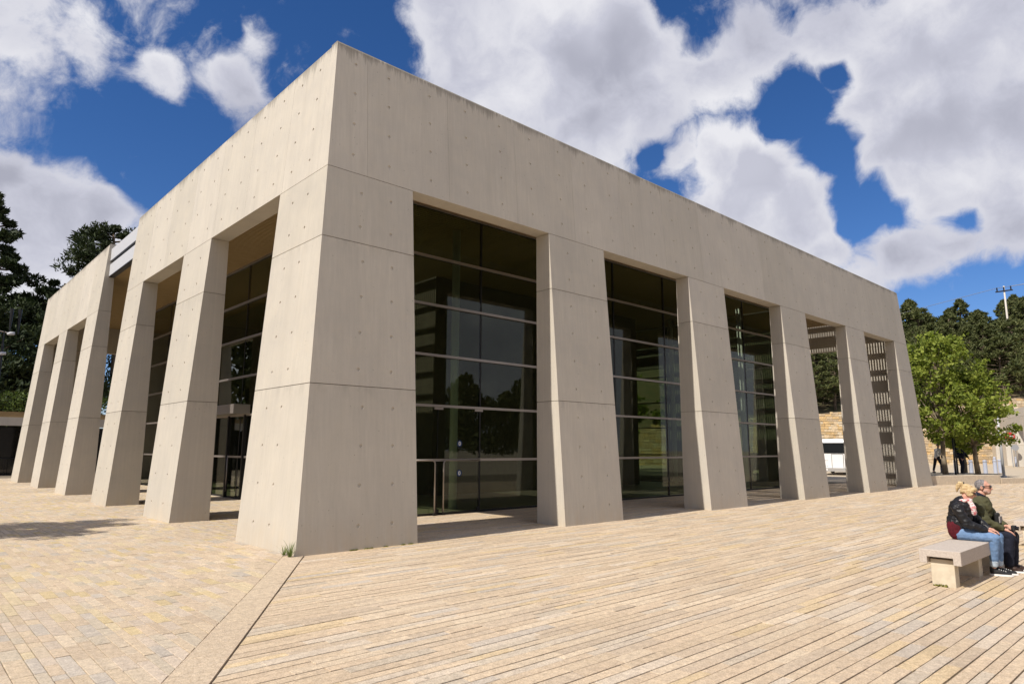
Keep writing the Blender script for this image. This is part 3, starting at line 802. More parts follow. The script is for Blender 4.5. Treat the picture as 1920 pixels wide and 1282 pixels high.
# --- tree out of the frame on the west side whose shadow falls on the paving
c = copy_tree(pr); place(c, (-10.6, 5.6, 0), .50, .4, 'pine west of the plaza that throws the shadow on the left paving', 'tree')
# --- wood behind the viewer, mirrored in the glass
rng = np.random.default_rng(3); P = []
for k in range(46):
    x = -60+k*3.4+rng.uniform(-1, 1); y = -62-rng.random()*12; hh = 9+rng.random()*7
    for j in range(5): P.append(clump_points((x+rng.uniform(-1.5, 1.5), y+rng.uniform(-1.5, 1.5), hh*(.25+.17*j)), (3.2-.45*j, 3.2-.45*j, 1.9), 240, .4))
for k in range(40):
    y = -40+k*3.4+rng.uniform(-1, 1); x = -44-rng.random()*10; hh = 9+rng.random()*6
    for j in range(5): P.append(clump_points((x+rng.uniform(-1.5, 1.5), y+rng.uniform(-1.5, 1.5), hh*(.25+.17*j)), (3.2-.45*j, 3.2-.45*j, 1.9), 240, .4))
for k in range(22):
    x = -66+k*2.7+rng.uniform(-1, 1); y = 62+rng.random()*10; hh = 13+rng.random()*8
    for j in range(5): P.append(clump_points((x+rng.uniform(-1.5, 1.5), y+rng.uniform(-1.5, 1.5), hh*(.2+.18*j)), (3.4-.45*j, 3.4-.45*j, 2.6), 260, .4))
P = np.concatenate(P); o = link('distant_wood', fast_mesh('distant_wood', *leaf_cards(P, .9, .5), M['pine'])); tag(o, 'dark wood around the south and west of the plaza, mirrored in the glass', 'wood', kind='stuff')
# --- plane trees by the low planter wall
def make_plane(seed, h, w, n_cl, per, leaf, lean, nm='plane_tree'):
    global rng; rng = np.random.default_rng(seed); r = random.Random(seed)
    root = empty(nm, (0, 0, 0)); tb = MB()
    fork = h*.27; fp = Vector((lean*fork, 0, fork))
    tb.tube([(0, 0, -.3), (lean*fork*.4+.05, .04, fork*.5), fp], [.16, .125, .11], 9)
    P = []; 
    for k in range(n_cl):
        f = (k+.5)/n_cl; z = h*(.27+.70*f); ww = w*math.sin(math.pi*min(1, .18+.80*f))**.75*r.uniform(.25, 1.0)
        az = k*2.399; c = Vector((lean*z+math.cos(az)*ww, math.sin(az)*ww, z+r.uniform(-.3, .3)))
        st = Vector((lean*z*.8, 0, max(fork, z*.75)))
        if k % 2 == 0: tb.tube([fp.lerp(st, .3), st.lerp(c, .45), c], [.05, .03, .010], 5, cap=False)
        cr = r.uniform(.32, .72); P.append(clump_points(c, (cr, cr, cr*.75), per, .25))
        if r.random() < .6: # twig reaching out of the outline
            d = Vector((math.cos(az), math.sin(az), r.uniform(-.2, .5)))*r.uniform(.5, .95); n = 16
            P.append(np.array([tuple(c+d*t+Vector((r.gauss(0, .07), r.gauss(0, .07), r.gauss(0, .07)))) for t in np.linspace(.3, 1, n)]))
    tb.tube([fp, (lean*h*.7, 0, h*.7), (lean*h*.9, .1, h*.93)], [.10, .05, .015], 6, cap=False)
    P = np.concatenate(P)
    link('crown', fast_mesh('crown', *leaf_cards(P, leaf, .8), M['plane']), root, local=True)
    tb.build('trunk', M['plane_bark'], root, local=True, smooth=True)
    return root
t = make_plane(31, 7.9, 2.7, 84, 78, .19, -.02); place(t, (38.1, .75, .3), 1.0, .5, 'taller bright green plane tree beside the building\'s far corner', 'tree', 'plane trees by the planter wall')
t = make_plane(32, 5.9, 2.6, 74, 76, .18, .05); place(t, (40.0, -.35, .3), 1.0, 2.1, 'lower spreading plane tree in front of the concrete gateway', 'tree', 'plane trees by the planter wall')
t = make_plane(33, 5.6, 1.8, 30, 120, .20, -.05); place(t, (44.5, 1.4, .1), 1.0, 4.0, 'small plane tree behind the two larger ones', 'tree', 'plane trees by the planter wall')
t = make_plane(34, 9, 3.0, 44, 120, .26, .03); place(t, (41, 18.5, -.1), 1.0, 1.0, 'leafy green tree seen through the glass hall on the east side', 'tree')
t = make_plane(35, 8, 2.6, 40, 120, .26, -.03); place(t, (38, 23.5, -.1), 1.0, 3.0, 'leafy green tree farther back beyond the glass hall', 'tree')
for (x, y, l) in ((37.6, .15, 'thin dark tree stake left of the two plane trunks'), (39.6, .55, 'thin dark tree stake right of the taller plane trunk')):
    o = MB().tube([(x, y, .2), (x, y, 2.3)], .045, 8).build('tree_stake', M['black_steel'], smooth=True); tag(o, l, 'stake')
# --- low planter wall of stone blocks
M['block'] = m_noisy('planter_block_stone', (.56, .47, .36), (.46, .39, .30), 9, .9, .004)
def block_wall(name, pts, z0, z1, thick, step, label):
    root = empty(name, (*pts[0], 0), label, 'wall')
    for a, b in zip(pts, pts[1:]):
        a, b = Vector(a), Vector(b); d = b-a; L = d.length; d.normalize(); n = Vector((-d.y, d.x)); k = max(1, round(L/step))
        for i in range(k):
            p, q = a+d*(L*i/k+.006), a+d*(L*(i+1)/k-.006); V = []
            for z in (z0, z1+random.uniform(-.004, .004)):
                for w in (p, q, q+n*thick, p+n*thick): V.append((w.x, w.y, z))
            o = mesh('wall_block', V, [(0,3,2,1),(4,5,6,7),(0,1,5,4),(1,2,6,5),(2,3,7,6),(3,0,4,7)], M['block'], root); bevel(o, .01)
    return root
block_wall('planter_wall', [(31.0, -.30), (35.45, -2.28)], -.03, .43, .38, .82, 'low planter wall of stone blocks at the far corner of the building')
block_wall('kerb_wall', [(35.5, -2.30), (40.5, -4.3)], -.03, .26, .38, .8, 'lower pale stone kerb wall right of the planter, behind the seated man')
tag(mesh('planter_bed', [(31.1,.05,.36),(35.5,-1.9,.36),(44,-.8,.25),(44,3.5,.25),(31.2,3.5,.36)], [(0,1,2,3,4)], M['far_ground']), kind='structure')
# --- bollards and chains
M['bollard'] = mat('blue_grey_bollard_paint', (.44, .48, .58), .45, .2)
def make_bollard(h=.95, r=.125):
    mb = MB(); mb.tube([(0,0,-.05),(0,0,h-.03),(0,0,h)], [r, r, r*.8], 14); return mb
spots = [(40.25,-2.6,'bollard on the end of the planter, nearest above the seated man\'s head'),(43.2,-3.1,'rightmost near bollard, at the right edge of the picture'),(56.5,2.0,'right one of two close bollards in the middle row'),(54.8,1.95,'left one of two close bollards in the middle row'),
 (51.5,1.84,'bollard in the middle row behind the lamp pole'),(50.7,2.5,'bollard in the middle row between the plane trunks and the lamp pole'),(48.6,2.89,'bollard in the middle row right of the taller plane trunk'),
 (73.1,5.8,'small far bollard left of the gateway opening'),(79.8,7.2,'small far bollard left of the white gateway pier'),(81,5.6,'small far bollard in the gateway opening'),(76,3.6,'small far bollard at the right edge before the gateway')]
b0 = None
for x, y, l in spots:
    r_ = empty('bollard', (x, y, .25 if x < 44 else 0), l, 'bollard', 'blue grey steel bollards')
    if b0 is None:
        b0 = make_bollard().build('post', M['bollard'], r_, local=True, smooth=False); me = b0.data; ring = MB().tube([(0,0,.80),(0,0,.84)], .131, 14).build('collar', M['alu'], r_, local=True).data
    else: link('post', me, r_, local=True); link('collar', ring, r_, local=True)
def chain(a, b, sag, label):
    pts = [Vector(a).lerp(Vector(b), k/10)-Vector((0, 0, sag*4*(k/10)*(1-k/10))) for k in range(11)]
    o = MB().tube(pts, .018, 6).build('chain', M['black_steel'], smooth=True); tag(o, label, 'chain', 'chains between bollards')
chain((40.25,-2.6,1.0), (43.2,-3.1,1.0), .25, 'chain sagging between the two near bollards at the right edge')
chain((48.6,2.89,.78), (50.7,2.5,.78), .2, 'chain between the two middle bollards behind the plane trunks')
# --- lamp pole, road signs
o = empty('lamp_pole', (46.3, -.25, 0), 'slim white pole standing before the lower plane tree', 'pole')
MB().tube([(46.3,-.25,-.05),(46.3,-.25,2.6),(46.28,-.25,4.1)], [.085,.075,.06], 10).build('shaft', M['white_steel'], o, smooth=True)
MB().tube([(46.3,-.25,-.03),(46.3,-.25,.06)], .16, 10).build('base', M['white_steel'], o)
M['sign_red'] = mat('sign_red', (.42, .03, .03), .5); M['sign_grey'] = mat('sign_grey', (.25, .26, .28), .5)
def sign(x, y, h, r, m, label, bar):
    o = empty('road_sign', (x, y, 0), label, 'sign'); MB().tube([(x,y,-.05),(x,y,h)], .035, 8).build('post', M['sign_grey'], o)
    d = (Vector((x, y, 0))-Vector((CAM.x, CAM.y, 0))).normalized(); side = Vector((-d.y, d.x, 0)); n = 20
    def dd(off, r_, rz_): return [tuple(Vector((x, y, h))-d*(e_+off)+side*math.cos(2*math.pi*k/n)*r_+Vector((0,0,math.sin(2*math.pi*k/n)*rz_))) for e_ in (.05, .04) for k in range(n)]
    F = [tuple(range(n)), tuple(range(n, 2*n))[::-1]]+[(k, (k+1) % n, n+(k+1) % n, n+k) for k in range(n)]
    p = mesh('sign_plate', dd(0, r, r), F, m, o)
    if bar: mesh('sign_bar', dd(.012, r*.72, r*.2), F, M['white_steel'], p)
sign(78.2, 5.35, 3.0, .42, M['sign_red'], 'red no-entry sign with a white bar by the gateway pier', True)
sign(77.6, 4.9, 1.9, .30, M['sign_grey'], 'small grey sign on a post right of the no-entry sign', False)
# --- concrete gateway
GA, GB = Vector((92, 9.9)), Vector((70, 1.2)); gd_ = (GB-GA).normalized(); gn = Vector((-gd_.y, gd_.x))
gate = empty('concrete_gateway', (*GA, 0), 'long pale concrete gateway wall with openings, behind the plane trees', 'gateway')
GL = (GB-GA).length
def gpart(name, s0, s1, z0, z1, d0=0., d1=.9, parent=None, m='conc_plain'):
    V = []
    for z in (z0, z1):
        for (s, d) in ((s0, d0), (s1, d0), (s1, d1), (s0, d1)):
            p = GA+gd_*s+gn*d; V.append((p.x, p.y, z))
    return mesh(name, V, [(0,3,2,1),(4,5,6,7),(0,1,5,4),(1,2,6,5),(2,3,7,6),(3,0,4,7)], M[m], parent or gate)
gpart('beam', 0, GL, 4.02, 4.98); gpart('beam_course', 0, GL, 4.995, 5.85)
s = 0; k = 0
while s < GL:
    w = 2.2; gpart('pier', s, min(GL, s+w), -.05, 2.15); gpart('pier_head', s, min(GL, s+w), 2.165, 4.005); s += w+3.1; k += 1
gpart('lintel', 0, GL, 2.7, 3.05, .95, 1.3)
# --- power pole on the hill
pz = hill_h(107.7, 9.8)
pp = empty('power_pole', (107.7, 9.8, pz), 'grey power pole with crossarm standing above the hillside pines', 'pole')
MB().tube([(107.7,9.8,pz-.5),(107.7,9.8,24.4)], [.17,.10], 8).build('pole', M['conc_plain'], pp, smooth=True)
MB().box((107.5,8.8,23.6), (107.7,10.8,23.75)).build('crossarm', M['black_steel'], pp)
for yy in (9.0, 9.8, 10.6): MB().tube([(107.6,yy,23.75),(107.6,yy,24.25)], .09, 6).build('insulator', M['black_steel'], pp)
for i, (yy, zz) in enumerate(((9.0, 24.2), (10.6, 24.2))):
    o = MB().tube([(107.6, yy, zz), (112, yy-30, zz+1.5)], .03, 4).build('power_line', M['sign_grey']); tag(o, ('nearer', 'farther')[i]+' of two thin power lines running right from the power pole', 'cable', 'power lines')
o = MB().tube([(107.6, 10.6, 24.2), (106, 22, 22.2), (104, 38, 19)], .03, 4).build('power_line', M['sign_grey']); tag(o, 'thin power line running left and down from the power pole', 'cable', 'power lines')

# ------------------------------------------------------------------ minibus and car beyond the far end
M['white_paint'] = mat('white_vehicle_paint', (.80, .80, .80), .3, spec=.5); M['rubber'] = mat('tyre_rubber', (.02, .02, .02), .9); M['bumper'] = mat('grey_bumper', (.35, .34, .33), .6)
M['lamp_red'] = mat('rear_lamp_red', (.4, .02, .02), .3); M['dark_car'] = mat('dark_car_paint', (.03, .035, .045), .25, spec=.6); M['print'] = mat('grey_print', (.35, .36, .38), .6)
def vehicle(name, loc, rz, prof, w, m, label, cat, windows, wheels, sc_=1.):
    """prof: side outline (x along the vehicle, z); rear at low x"""
    root = empty(name, loc, label, cat); root.rotation_euler = (0, 0, rz); root.scale = (sc_,)*3
    n = len(prof); V = []; ins = .10
    for yy, k in ((-w/2, 1), (-w/2+.08, 0), (w/2-.08, 0), (w/2, 1)):
        cx = sum(p[0] for p in prof)/n; cz = sum(p[1] for p in prof)/n
        for (x, z) in prof: V.append((x+(cx-x)*.02*k, yy, z-(.05*k if z > cz else -.03*k)))
    F = [tuple(range(n)), tuple(range(3*n, 4*n))]
    for j in range(3):
        for k in range(n): F.append((j*n+k, j*n+(k+1) % n, (j+1)*n+(k+1) % n, (j+1)*n+k))
    o = mesh('body', V, F, m, root, local=True); bevel(o, .04, 3)
    for (x0, x1, z0, z1) in windows:
        for yy in (-w/2-.004, w/2+.004):
            q = mesh('side_window', [(x0, yy-.006, z0), (x1, yy-.006, z0), (x1, yy-.006, z1), (x0, yy-.006, z1), (x0, yy+.006, z0), (x1, yy+.006, z0), (x1, yy+.006, z1), (x0, yy+.006, z1)], [(0,3,2,1),(4,5,6,7),(0,1,5,4),(1,2,6,5),(2,3,7,6),(3,0,4,7)], M['dark_glass'], root, local=True)
    for (x, r) in wheels:
        for yy in (-w/2+.02, w/2-.22):
            wh = MB().tube([(x, yy, r), (x, yy+.2, r)], r, 18).build('wheel', M['rubber'], root, local=True)
            MB().tube([(x, yy-.008, r), (x, yy+.208, r)], r*.55, 14).build('rim', M['alu'], wh, local=True)
    return root
bus = vehicle('minibus', (41.3, 7.95, -.02), R(14), [(0,.28),(5.6,.28),(5.75,.7),(5.55,1.15),(4.9,2.02),(4.6,2.14),(.12,2.16),(.02,2.0)], 1.95, M['white_paint'], 'white minibus parked beyond the far end, seen between two piers', 'minibus', [(.9, 4.4, 1.25, 1.85)], [(1.0, .33), (4.6, .33)], 1.10)
def bx(name, a, b, m, p): return MB().box(a, b).build(name, m, p, local=True)
bx('rear_window', (-.012, -.78, 1.30), (.03, .80, 1.92), M['dark_glass'], bus)
d_ = bx('rear_door', (-.010, -.42, .42), (.0, .22, 1.23), M['white_paint'], bus)
for (a, b) in (((-.018,-.44,.42),(-.004,-.42,1.25)), ((-.018,.20,.42),(-.004,.22,1.25)), ((-.018,-.44,1.235),(-.004,.22,1.255))): bx('door_seam', a, b, M['black_steel'], d_)
bx('bumper', (-.10, -.92, .22), (.06, .92, .42), M['bumper'], bus); bx('number_plate', (-.115, .45, .27), (-.10, .88, .37), M['white_paint'], bus)
for s in (-.93, .83): bx('rear_lamp', (-.015, s, .55), (.02, s+.09, .95), M['lamp_red'], bus)
for (y0, y1, z) in ((.45, .82, .86), (.45, .78, .52)):
    k = 0; yy = y0
    while yy < y1: bx('print_mark', (-.009, yy, z), (.0, yy+.045, z+.035), M['print'], bus); yy += .07 if k % 3 else .10; k += 1
car = vehicle('parked_car', (38.5, 13.6, -.02), R(-60), [(0,.30),(4.2,.30),(4.25,.62),(4.05,.82),(3.1,.92),(2.5,1.42),(.75,1.45),(.12,.95),(0,.7)], 1.7, M['dark_car'], 'dark parked car glimpsed through the glass hall', 'car', [(.7, 2.45, .95, 1.34)], [(.75, .31), (3.4, .31)])

# ------------------------------------------------------------------ low building with a hedge, left
lb = empty('terrace_building', (0, 39, 0), 'low dark terrace building with a hedge on top, far left', 'building')
MB().box((-9, 39.0, 2.93), (9, 39.6, 3.42)).build('fascia', M['conc_plain'], lb)
M['fascia_stone'] = m_noisy('ochre_stone_band', (.34, .24, .12), (.26, .18, .09), 4, .9, .01)
MB().box((-9, 39.12, 3.42), (9, 45, 3.75)).build('stone_band', M['fascia_stone'], lb)
MB().box((-9, 41.5, -.03), (9, 41.8, 2.92)).build('window_wall', M['dark_glass'], lb)
for x in (-8.9, -3.4, 3.0, 8.6): MB().box((x, 39.2, -.03), (x+.35, 39.6, 2.92)).build('post', M['core_wall'], lb)
mb_ = MB().tube([(-6, 39.9, 1.0), (6, 39.9, 1.0)], .025, 6).build('railing', M['black_steel'], lb)
for k in range(25): MB().tube([(-6+.5*k, 39.9, 0), (-6+.5*k, 39.9, 1.0)], .015, 5).build('baluster', M['black_steel'], mb_)
rng = np.random.default_rng(9); P = []
for k in range(44): P.append(clump_points((-8.6+.4*k, 39.7+rng.uniform(0, .5), 4.15+rng.uniform(-.2, .35)), (.45, .55, .75), 130, .5))
P = np.concatenate(P); o = link('hedge', fast_mesh('hedge', *leaf_cards(P, .13, .8), M['hedge'])); tag(o, 'trimmed ivy hedge hanging over the terrace edge, far left', 'hedge')
# lamp post with cameras
lp = empty('camera_mast', (-1.0, 36.5, 0), 'dark lamp post with white lamp heads and aerials before the left pines', 'lamp post')
MB().tube([(-1.0,37.6,3.8),(-1.0,37.6,7.6)], [.09,.06], 8).build('shaft', M['black_steel'], lp)
MB().tube([(-1.9,37.6,8.1),(-1.5,37.6,8.35),(-.5,37.6,8.2)], .03, 6).build('arm', M['alu'], lp)
for (x, z) in ((-1.85, 8.0), (-.7, 8.2), (-1.0, 7.0), (-1.3, 5.3)):
    o = MB().tube([(x-.16,37.5,z-.05),(x,37.5,z),(x+.2,37.5,z+.02)], [.06,.11,.09], 10).build('lamp_head', M['white_steel'], lp, smooth=True)
for x in (-.75, -.35): MB().tube([(x,37.6,8.2),(x,37.6,9.7)], [.03,.10], 8).build('aerial', M['black_steel'], lp)
MB().tube([(-1,37.6,7.6),(-1,37.6,8.3)], .04, 6).build('mast_top', M['black_steel'], lp)

# ------------------------------------------------------------------ people
def uv_ball(c, r, M3=None, nu=14, nv=9):
    V = []; F = []
    for j in range(nv+1):
        th = math.pi*j/nv
        for i in range(nu):
            ph = 2*math.pi*i/nu; v = Vector((math.sin(th)*math.cos(ph)*r[0], math.sin(th)*math.sin(ph)*r[1], math.cos(th)*r[2]))
            if M3 is not None: v = M3 @ v
            V.append(Vector(c)+v)
    for j in range(nv):
        for i in range(nu): F.append((j*nu+i, j*nu+(i+1) % nu, (j+1)*nu+(i+1) % nu, (j+1)*nu+i))
    return V, F
class Blob:
    """overlapping closed shapes fused into one continuous surface"""
    def __init__(s): s.mb = MB()
    def ball(s, c, r, M3=None):
        if not isinstance(r, (tuple, list)): r = (r, r, r)
        s.mb.add(*uv_ball(c, r, M3)); return s
    def cap(s, p, q, r0, r1=None):
        r1 = r0 if r1 is None else r1; p, q = Vector(p), Vector(q)
        n = max(3, int((q-p).length/(min(r0, r1)*.8))+2)
        s.mb.tube([p.lerp(q, k/(n-1)) for k in range(n)], [r0+(r1-r0)*k/(n-1) for k in range(n)], 12)
        s.ball(p, r0).ball(q, r1); return s
    def chain(s, pts):
        for (p, r0), (q, r1) in zip(pts, pts[1:]): s.cap(p, q, r0, r1)
        return s
    def build(s, name, m, parent, voxel=.008, smooth_it=2, fold=None, mats=None, pickm=None):
        me = bpy.data.meshes.new('tmp'); me.from_pydata([tuple(v) for v in s.mb.v], [], s.mb.f)
        ob = bpy.data.objects.new('tmp', me); col.objects.link(ob)
        md = ob.modifiers.new('r', 'REMESH'); md.mode = 'VOXEL'; md.voxel_size = voxel
        bpy.context.view_layer.update()
        ev = ob.evaluated_get(bpy.context.evaluated_depsgraph_get()); m2 = bpy.data.meshes.new_from_object(ev)
        bpy.data.objects.remove(ob); bpy.data.meshes.remove(me)
        bm = bmesh.new(); bm.from_mesh(m2)
        for _ in range(smooth_it): bmesh.ops.smooth_vert(bm, verts=bm.verts, factor=.5, use_axis_x=True, use_axis_y=True, use_axis_z=True)
        if fold:
            bm.normal_update()
            for v in bm.verts: v.co += v.normal*fold(v.co)
        bm.to_mesh(m2); bm.free(); m2.name = name; m2.materials.clear()
        for q in (mats or [m]): m2.materials.append(q)
        m2.polygons.foreach_set('use_smooth', [True]*len(m2.polygons))
        if pickm: m2.polygons.foreach_set('material_index', [pickm(p.center) for p in m2.polygons])
        m2.update()
        return link(name, m2, parent)
from mathutils import noise as mn
def folds(a, f): return lambda co: a*mn.noise(co*f)+a*.5*mn.noise(co*f*2.3)
def head_prims(b, c, tilt=0., turn=0., s=1.):
    Mx = (Matrix.Rotation(turn, 3, 'Z') @ Matrix.Rotation(tilt, 3, 'X')) @ Matrix.Scale(s, 3)
    c = Vector(c); P = lambda x, y, z: c+Mx @ Vector((x, y, z))
    b.ball(P(0, .012, .028), (.070, .088, .080), Mx); b.ball(P(0, -.030, -.030), (.056, .058, .070), Mx); b.ball(P(0, -.052, -.068), (.030, .030, .026), Mx)
    b.cap(P(0, -.078, .022), P(0, -.102, -.016), .009*s, .014*s); b.ball(P(0, -.076, .040), (.050, .016, .012), Mx)
    b.ball(P(0, -.083, -.043), (.022, .010, .008), Mx)
    for k in (-1, 1):
        b.ball(P(k*.071, .006, -.002), (.010, .020, .030), Mx); b.ball(P(k*.030, -.076, .015), (.013, .010, .009), Mx)
    return P, Mx
def hand(b, wrist, tip, up, side, s=1., curl=.35, thumb=1):
    """palm from the wrist, four fingers of different lengths bent over, thumb off the palm's side"""
    w, t = Vector(wrist), Vector(tip); d = (t-w).normalized(); u = Vector(up).normalized(); sd = Vector(side).normalized()
    pc = w+d*.045*s
    b.cap(w, pc, .020*s, .026*s)
    for k in (-1.5, -.5, .5, 1.5): b.cap(w+d*.02*s+sd*k*.011*s, w+d*.080*s+sd*k*.0185*s, .013*s, .0105*s)
    for k, ln in ((-1.5, .060), (-.5, .075), (.5, .080), (1.5, .070)):
        p0 = w+d*.080*s+sd*k*.0185*s; p1 = p0+(d-u*curl*.5).normalized()*ln*.5*s+sd*k*.002; p2 = p1+(d-u*curl*1.8).normalized()*ln*.5*s
        b.chain([(p0, .0095*s), (p1, .0088*s), (p2, .0075*s)])
    q0 = w+d*.028*s+sd*thumb*.024*s; q1 = q0+(d*.6+sd*thumb*.8).normalized()*.035*s; q2 = q1+(d*.95+sd*thumb*.15-u*.2).normalized()*.032*s
    b.chain([(q0, .0135*s), (q1, .0105*s), (q2, .0085*s)])
M['skin'] = mat('skin', (.55, .30, .22), .55, spec=.3); NTs = NT(M['skin'])
NTs.l(NTs.mixc(NTs.rng(NTs.noise(NTs.pos(), 25, 3), .35, .7), (.58, .33, .24), (.48, .24, .18)), NTs.b.inputs['Base Color'])
M['black_jacket'] = mat('black_leather', (.010, .010, .012), .46, spec=.35); M['olive'] = m_noisy('olive_cloth', (.055, .055, .026), (.085, .082, .040), 18, .8, .003)
M['jeans'] = m_noisy('blue_denim', (.11, .19, .34), (.17, .27, .44), 14, .85, .002); M['denim_cuff'] = m_noisy('pale_denim_cuff', (.38, .46, .56), (.46, .54, .62), 30, .9)
M['navy'] = m_noisy('navy_trousers', (.010, .012, .022), (.018, .020, .034), 12, .9); M['red_cloth'] = m_noisy('dark_red_cloth', (.11, .010, .018), (.05, .006, .010), 12, .9, .004)
M['scarf'] = m_noisy('pink_white_scarf', (.75, .66, .64), (.50, .12, .13), 34, .9, .004, lo=.45, hi=.58); M['blonde'] = m_noisy('blonde_hair', (.38, .26, .12), (.64, .50, .30), 55, .55, .006, stretch=(1.4, .35, 1)); M['grey_hair'] = m_noisy('short_grey_hair', (.10, .09, .09), (.27, .25, .25), 45, .7, .003)
M['black_shoe'] = mat('black_shoe_canvas', (.015, .015, .016), .6); M['sole'] = mat('white_sole', (.75, .75, .74), .6); M['lens'] = mat('dark_lens', (.01, .008, .008), .12, spec=.7); M['brown_shoe'] = mat('brown_shoe', (.035, .018, .012), .5)
M['grey_cloth'] = m_noisy('grey_cloth', (.30, .28, .27), (.22, .21, .20), 25, .9)
M['white_shirt'] = m_noisy('white_shirt', (.72, .71, .70), (.62, .61, .60), 10, .9, .003); M['red_top'] = mat('red_top', (.28, .02, .025), .8); M['dark_hair'] = mat('dark_hair', (.02, .015, .012), .6); M['blue_pack'] = mat('navy_backpack', (.015, .02, .05), .8)
def shoe(parent, heel, toe, m, sole=True, s=1.):
    h, t = Vector(heel), Vector(toe); d = (t-h).normalized()
    b = Blob(); b.cap(h+Vector((0, 0, .012)), h.lerp(t, .55)+Vector((0, 0, .008)), .036*s, .034*s).cap(h.lerp(t, .5), t, .034*s, .024*s).cap(h, h+Vector((0, 0, .05)), .034*s, .036*s)
    o = b.build('shoe', m, parent, .007)
    n = Vector((-d.y, d.x, 0)); V = []; L = (t-h).length; pts = []
    for k in range(20):
        a = 2*math.pi*k/20; x = math.cos(a); y = math.sin(a)
        p = h.lerp(t, .5)+d*x*(L/2+.040*s)+n*y*.041*s*(1-.12*x); pts.append(p)
    V = [(p.x, p.y, .002) for p in pts]+[(p.x, p.y, .024) for p in pts]
    mesh('sole', V, [tuple(range(20))[::-1], tuple(range(20, 40))]+[(k, (k+1) % 20, 20+(k+1) % 20, 20+k) for k in range(20)], M['sole'], o)
    if sole:
        for k in range(4):
            p = h.lerp(t, .38+.13*k)+Vector((0, 0, .046-.006*k)); MB().tube([p-n*.016, p+n*.016], .0045, 5).build('lace', M['sole'], o)
    return o
def glasses(parent, P, dark=True):
    for k in (-1, 1):
        q = Blob().ball(P(k*.031, -.090, .016), (.026, .008, .020)).build('sunglasses_lens', M['lens'], parent, .005, 0)
        MB().tube([P(k*.056, -.082, .022), P(k*.076, -.02, .020), P(k*.077, .012, .012)], .0045, 6).build('sunglasses_arm', M['lens'], parent)
    MB().tube([P(-.012, -.098, .020), P(.012, -.098, .020)], .0035, 6).build('sunglasses_bridge', M['lens'], parent)
# ---- seated woman
W = empty('person', (5.6, -8.0, 0), 'seated person in a black jacket and rolled blue jeans, head bowed, blonde hair', 'person', 'couple on the bench')
b = Blob()
hc = Vector((5.60, -8.065, 1.075)); PW, MW = head_prims(b, hc, R(24), R(10), .93)
b.cap((5.59, -7.985, .90), (5.60, -8.03, 1.02), .048, .045)
b.cap((5.58, -7.91, .53), (5.58, -7.96, .84), .115, .12); b.cap((5.45, -7.96, .87), (5.71, -7.96, .87), .06)
LEGW = [((5.51, -7.95, .525), (5.54, -8.325, .495), (5.60, -8.275, .12)), ((5.66, -7.95, .525), (5.70, -8.33, .495), (5.75, -8.30, .12))]
for h, k, a in LEGW: b.chain([(h, .082), (k, .055), ((Vector(k)+Vector(a))/2+Vector((0, .012, 0)), .048), (a, .034)])
for a, t in (((5.605, -8.265, .05), (5.66, -8.42, .035)), ((5.755, -8.29, .05), (5.82, -8.44, .035))): b.cap(a, t, .024, .016)
b.chain([((5.42, -7.97, .87), .052), ((5.415, -8.06, .66), .042), ((5.52, -8.25, .585), .026)])
b.chain([((5.74, -7.97, .87), .052), ((5.78, -8.10, .68), .042), ((5.70, -8.25, .59), .026)])
hand(b, (5.52, -8.255, .585), (5.56, -8.36, .555), (0, -.25, 1), (1, .2, 0), .92, .5, 1)
hand(b, (5.70, -8.25, .59), (5.66, -8.35, .57), (0, -.25, 1), (1, .2, 0), .92, .5, -1)
b.build('body', M['skin'], W, .0058, 2)
j = Blob(); j.cap((5.58, -7.925, .60), (5.58, -7.965, .85), .140, .145); j.cap((5.56, -7.93, .66), (5.60, -7.92, .63), .148); j.cap((5.45, -7.955, .865), (5.71, -7.955, .865), .078)
j.cap((5.585, -7.955, .93), (5.59, -7.985, .955), .075, .066)
j.chain([((5.42, -7.965, .865), .078), ((5.412, -8.06, .665), .060), ((5.505, -8.235, .592), .041)]); j.chain([((5.74, -7.965, .865), .078), ((5.785, -8.10, .68), .060), ((5.715, -8.235, .595), .041)])
def quilt(co):
    return .013*mn.noise(Vector((co.x*13, co.y*13, co.z*26)))+.006*mn.noise(co*38)
j.build('jacket', M['black_jacket'], W, .0085, 1, quilt)
Blob().cap((5.52, -7.905, .54), (5.52, -7.905, .62), .108, .112).cap((5.64, -7.905, .54), (5.64, -7.905, .62), .108, .112).build('red_layer', M['red_cloth'], W, .009, 1, folds(.008, 14))
tr = Blob()
for h, k, a in LEGW:
    a2 = Vector(k).lerp(Vector(a), .80); tr.chain([(h, .092), (k, .066), ((Vector(k)+Vector(a))/2, .060), (a2, .052)])
tr.cap((5.51, -7.94, .53), (5.66, -7.94, .53), .085).build('jeans', M['jeans'], W, .008, 1, folds(.006, 17))
for h, k, a in LEGW:
    p, q = Vector(k).lerp(Vector(a), .78), Vector(k).lerp(Vector(a), .93); Blob().cap(p, q, .050, .050).build('jeans_cuff', M['denim_cuff'], W, .007, 1, folds(.004, 25))
shoe(W, (5.605, -8.255, .04), (5.665, -8.43, .032), M['black_shoe']); shoe(W, (5.755, -8.28, .04), (5.825, -8.455, .032), M['black_shoe'])
hr = Blob(); MWs = MW
hr.ball(PW(0, .022, .038), (.077, .088, .076), MW); hr.ball(PW(0, -.052, .066), (.068, .040, .034), MW)
for k in (-1, 1): hr.ball(PW(k*.060, -.012, .010), (.024, .062, .058), MW)
hr.ball(PW(0, .070, -.005), (.052, .030, .055), MW)
hr.build('hair', M['blonde'], W, .007, 1, lambda co: .004*math.sin(co.x*190+co.z*70+6*mn.noise(co*12))+.008*mn.noise(co*22))
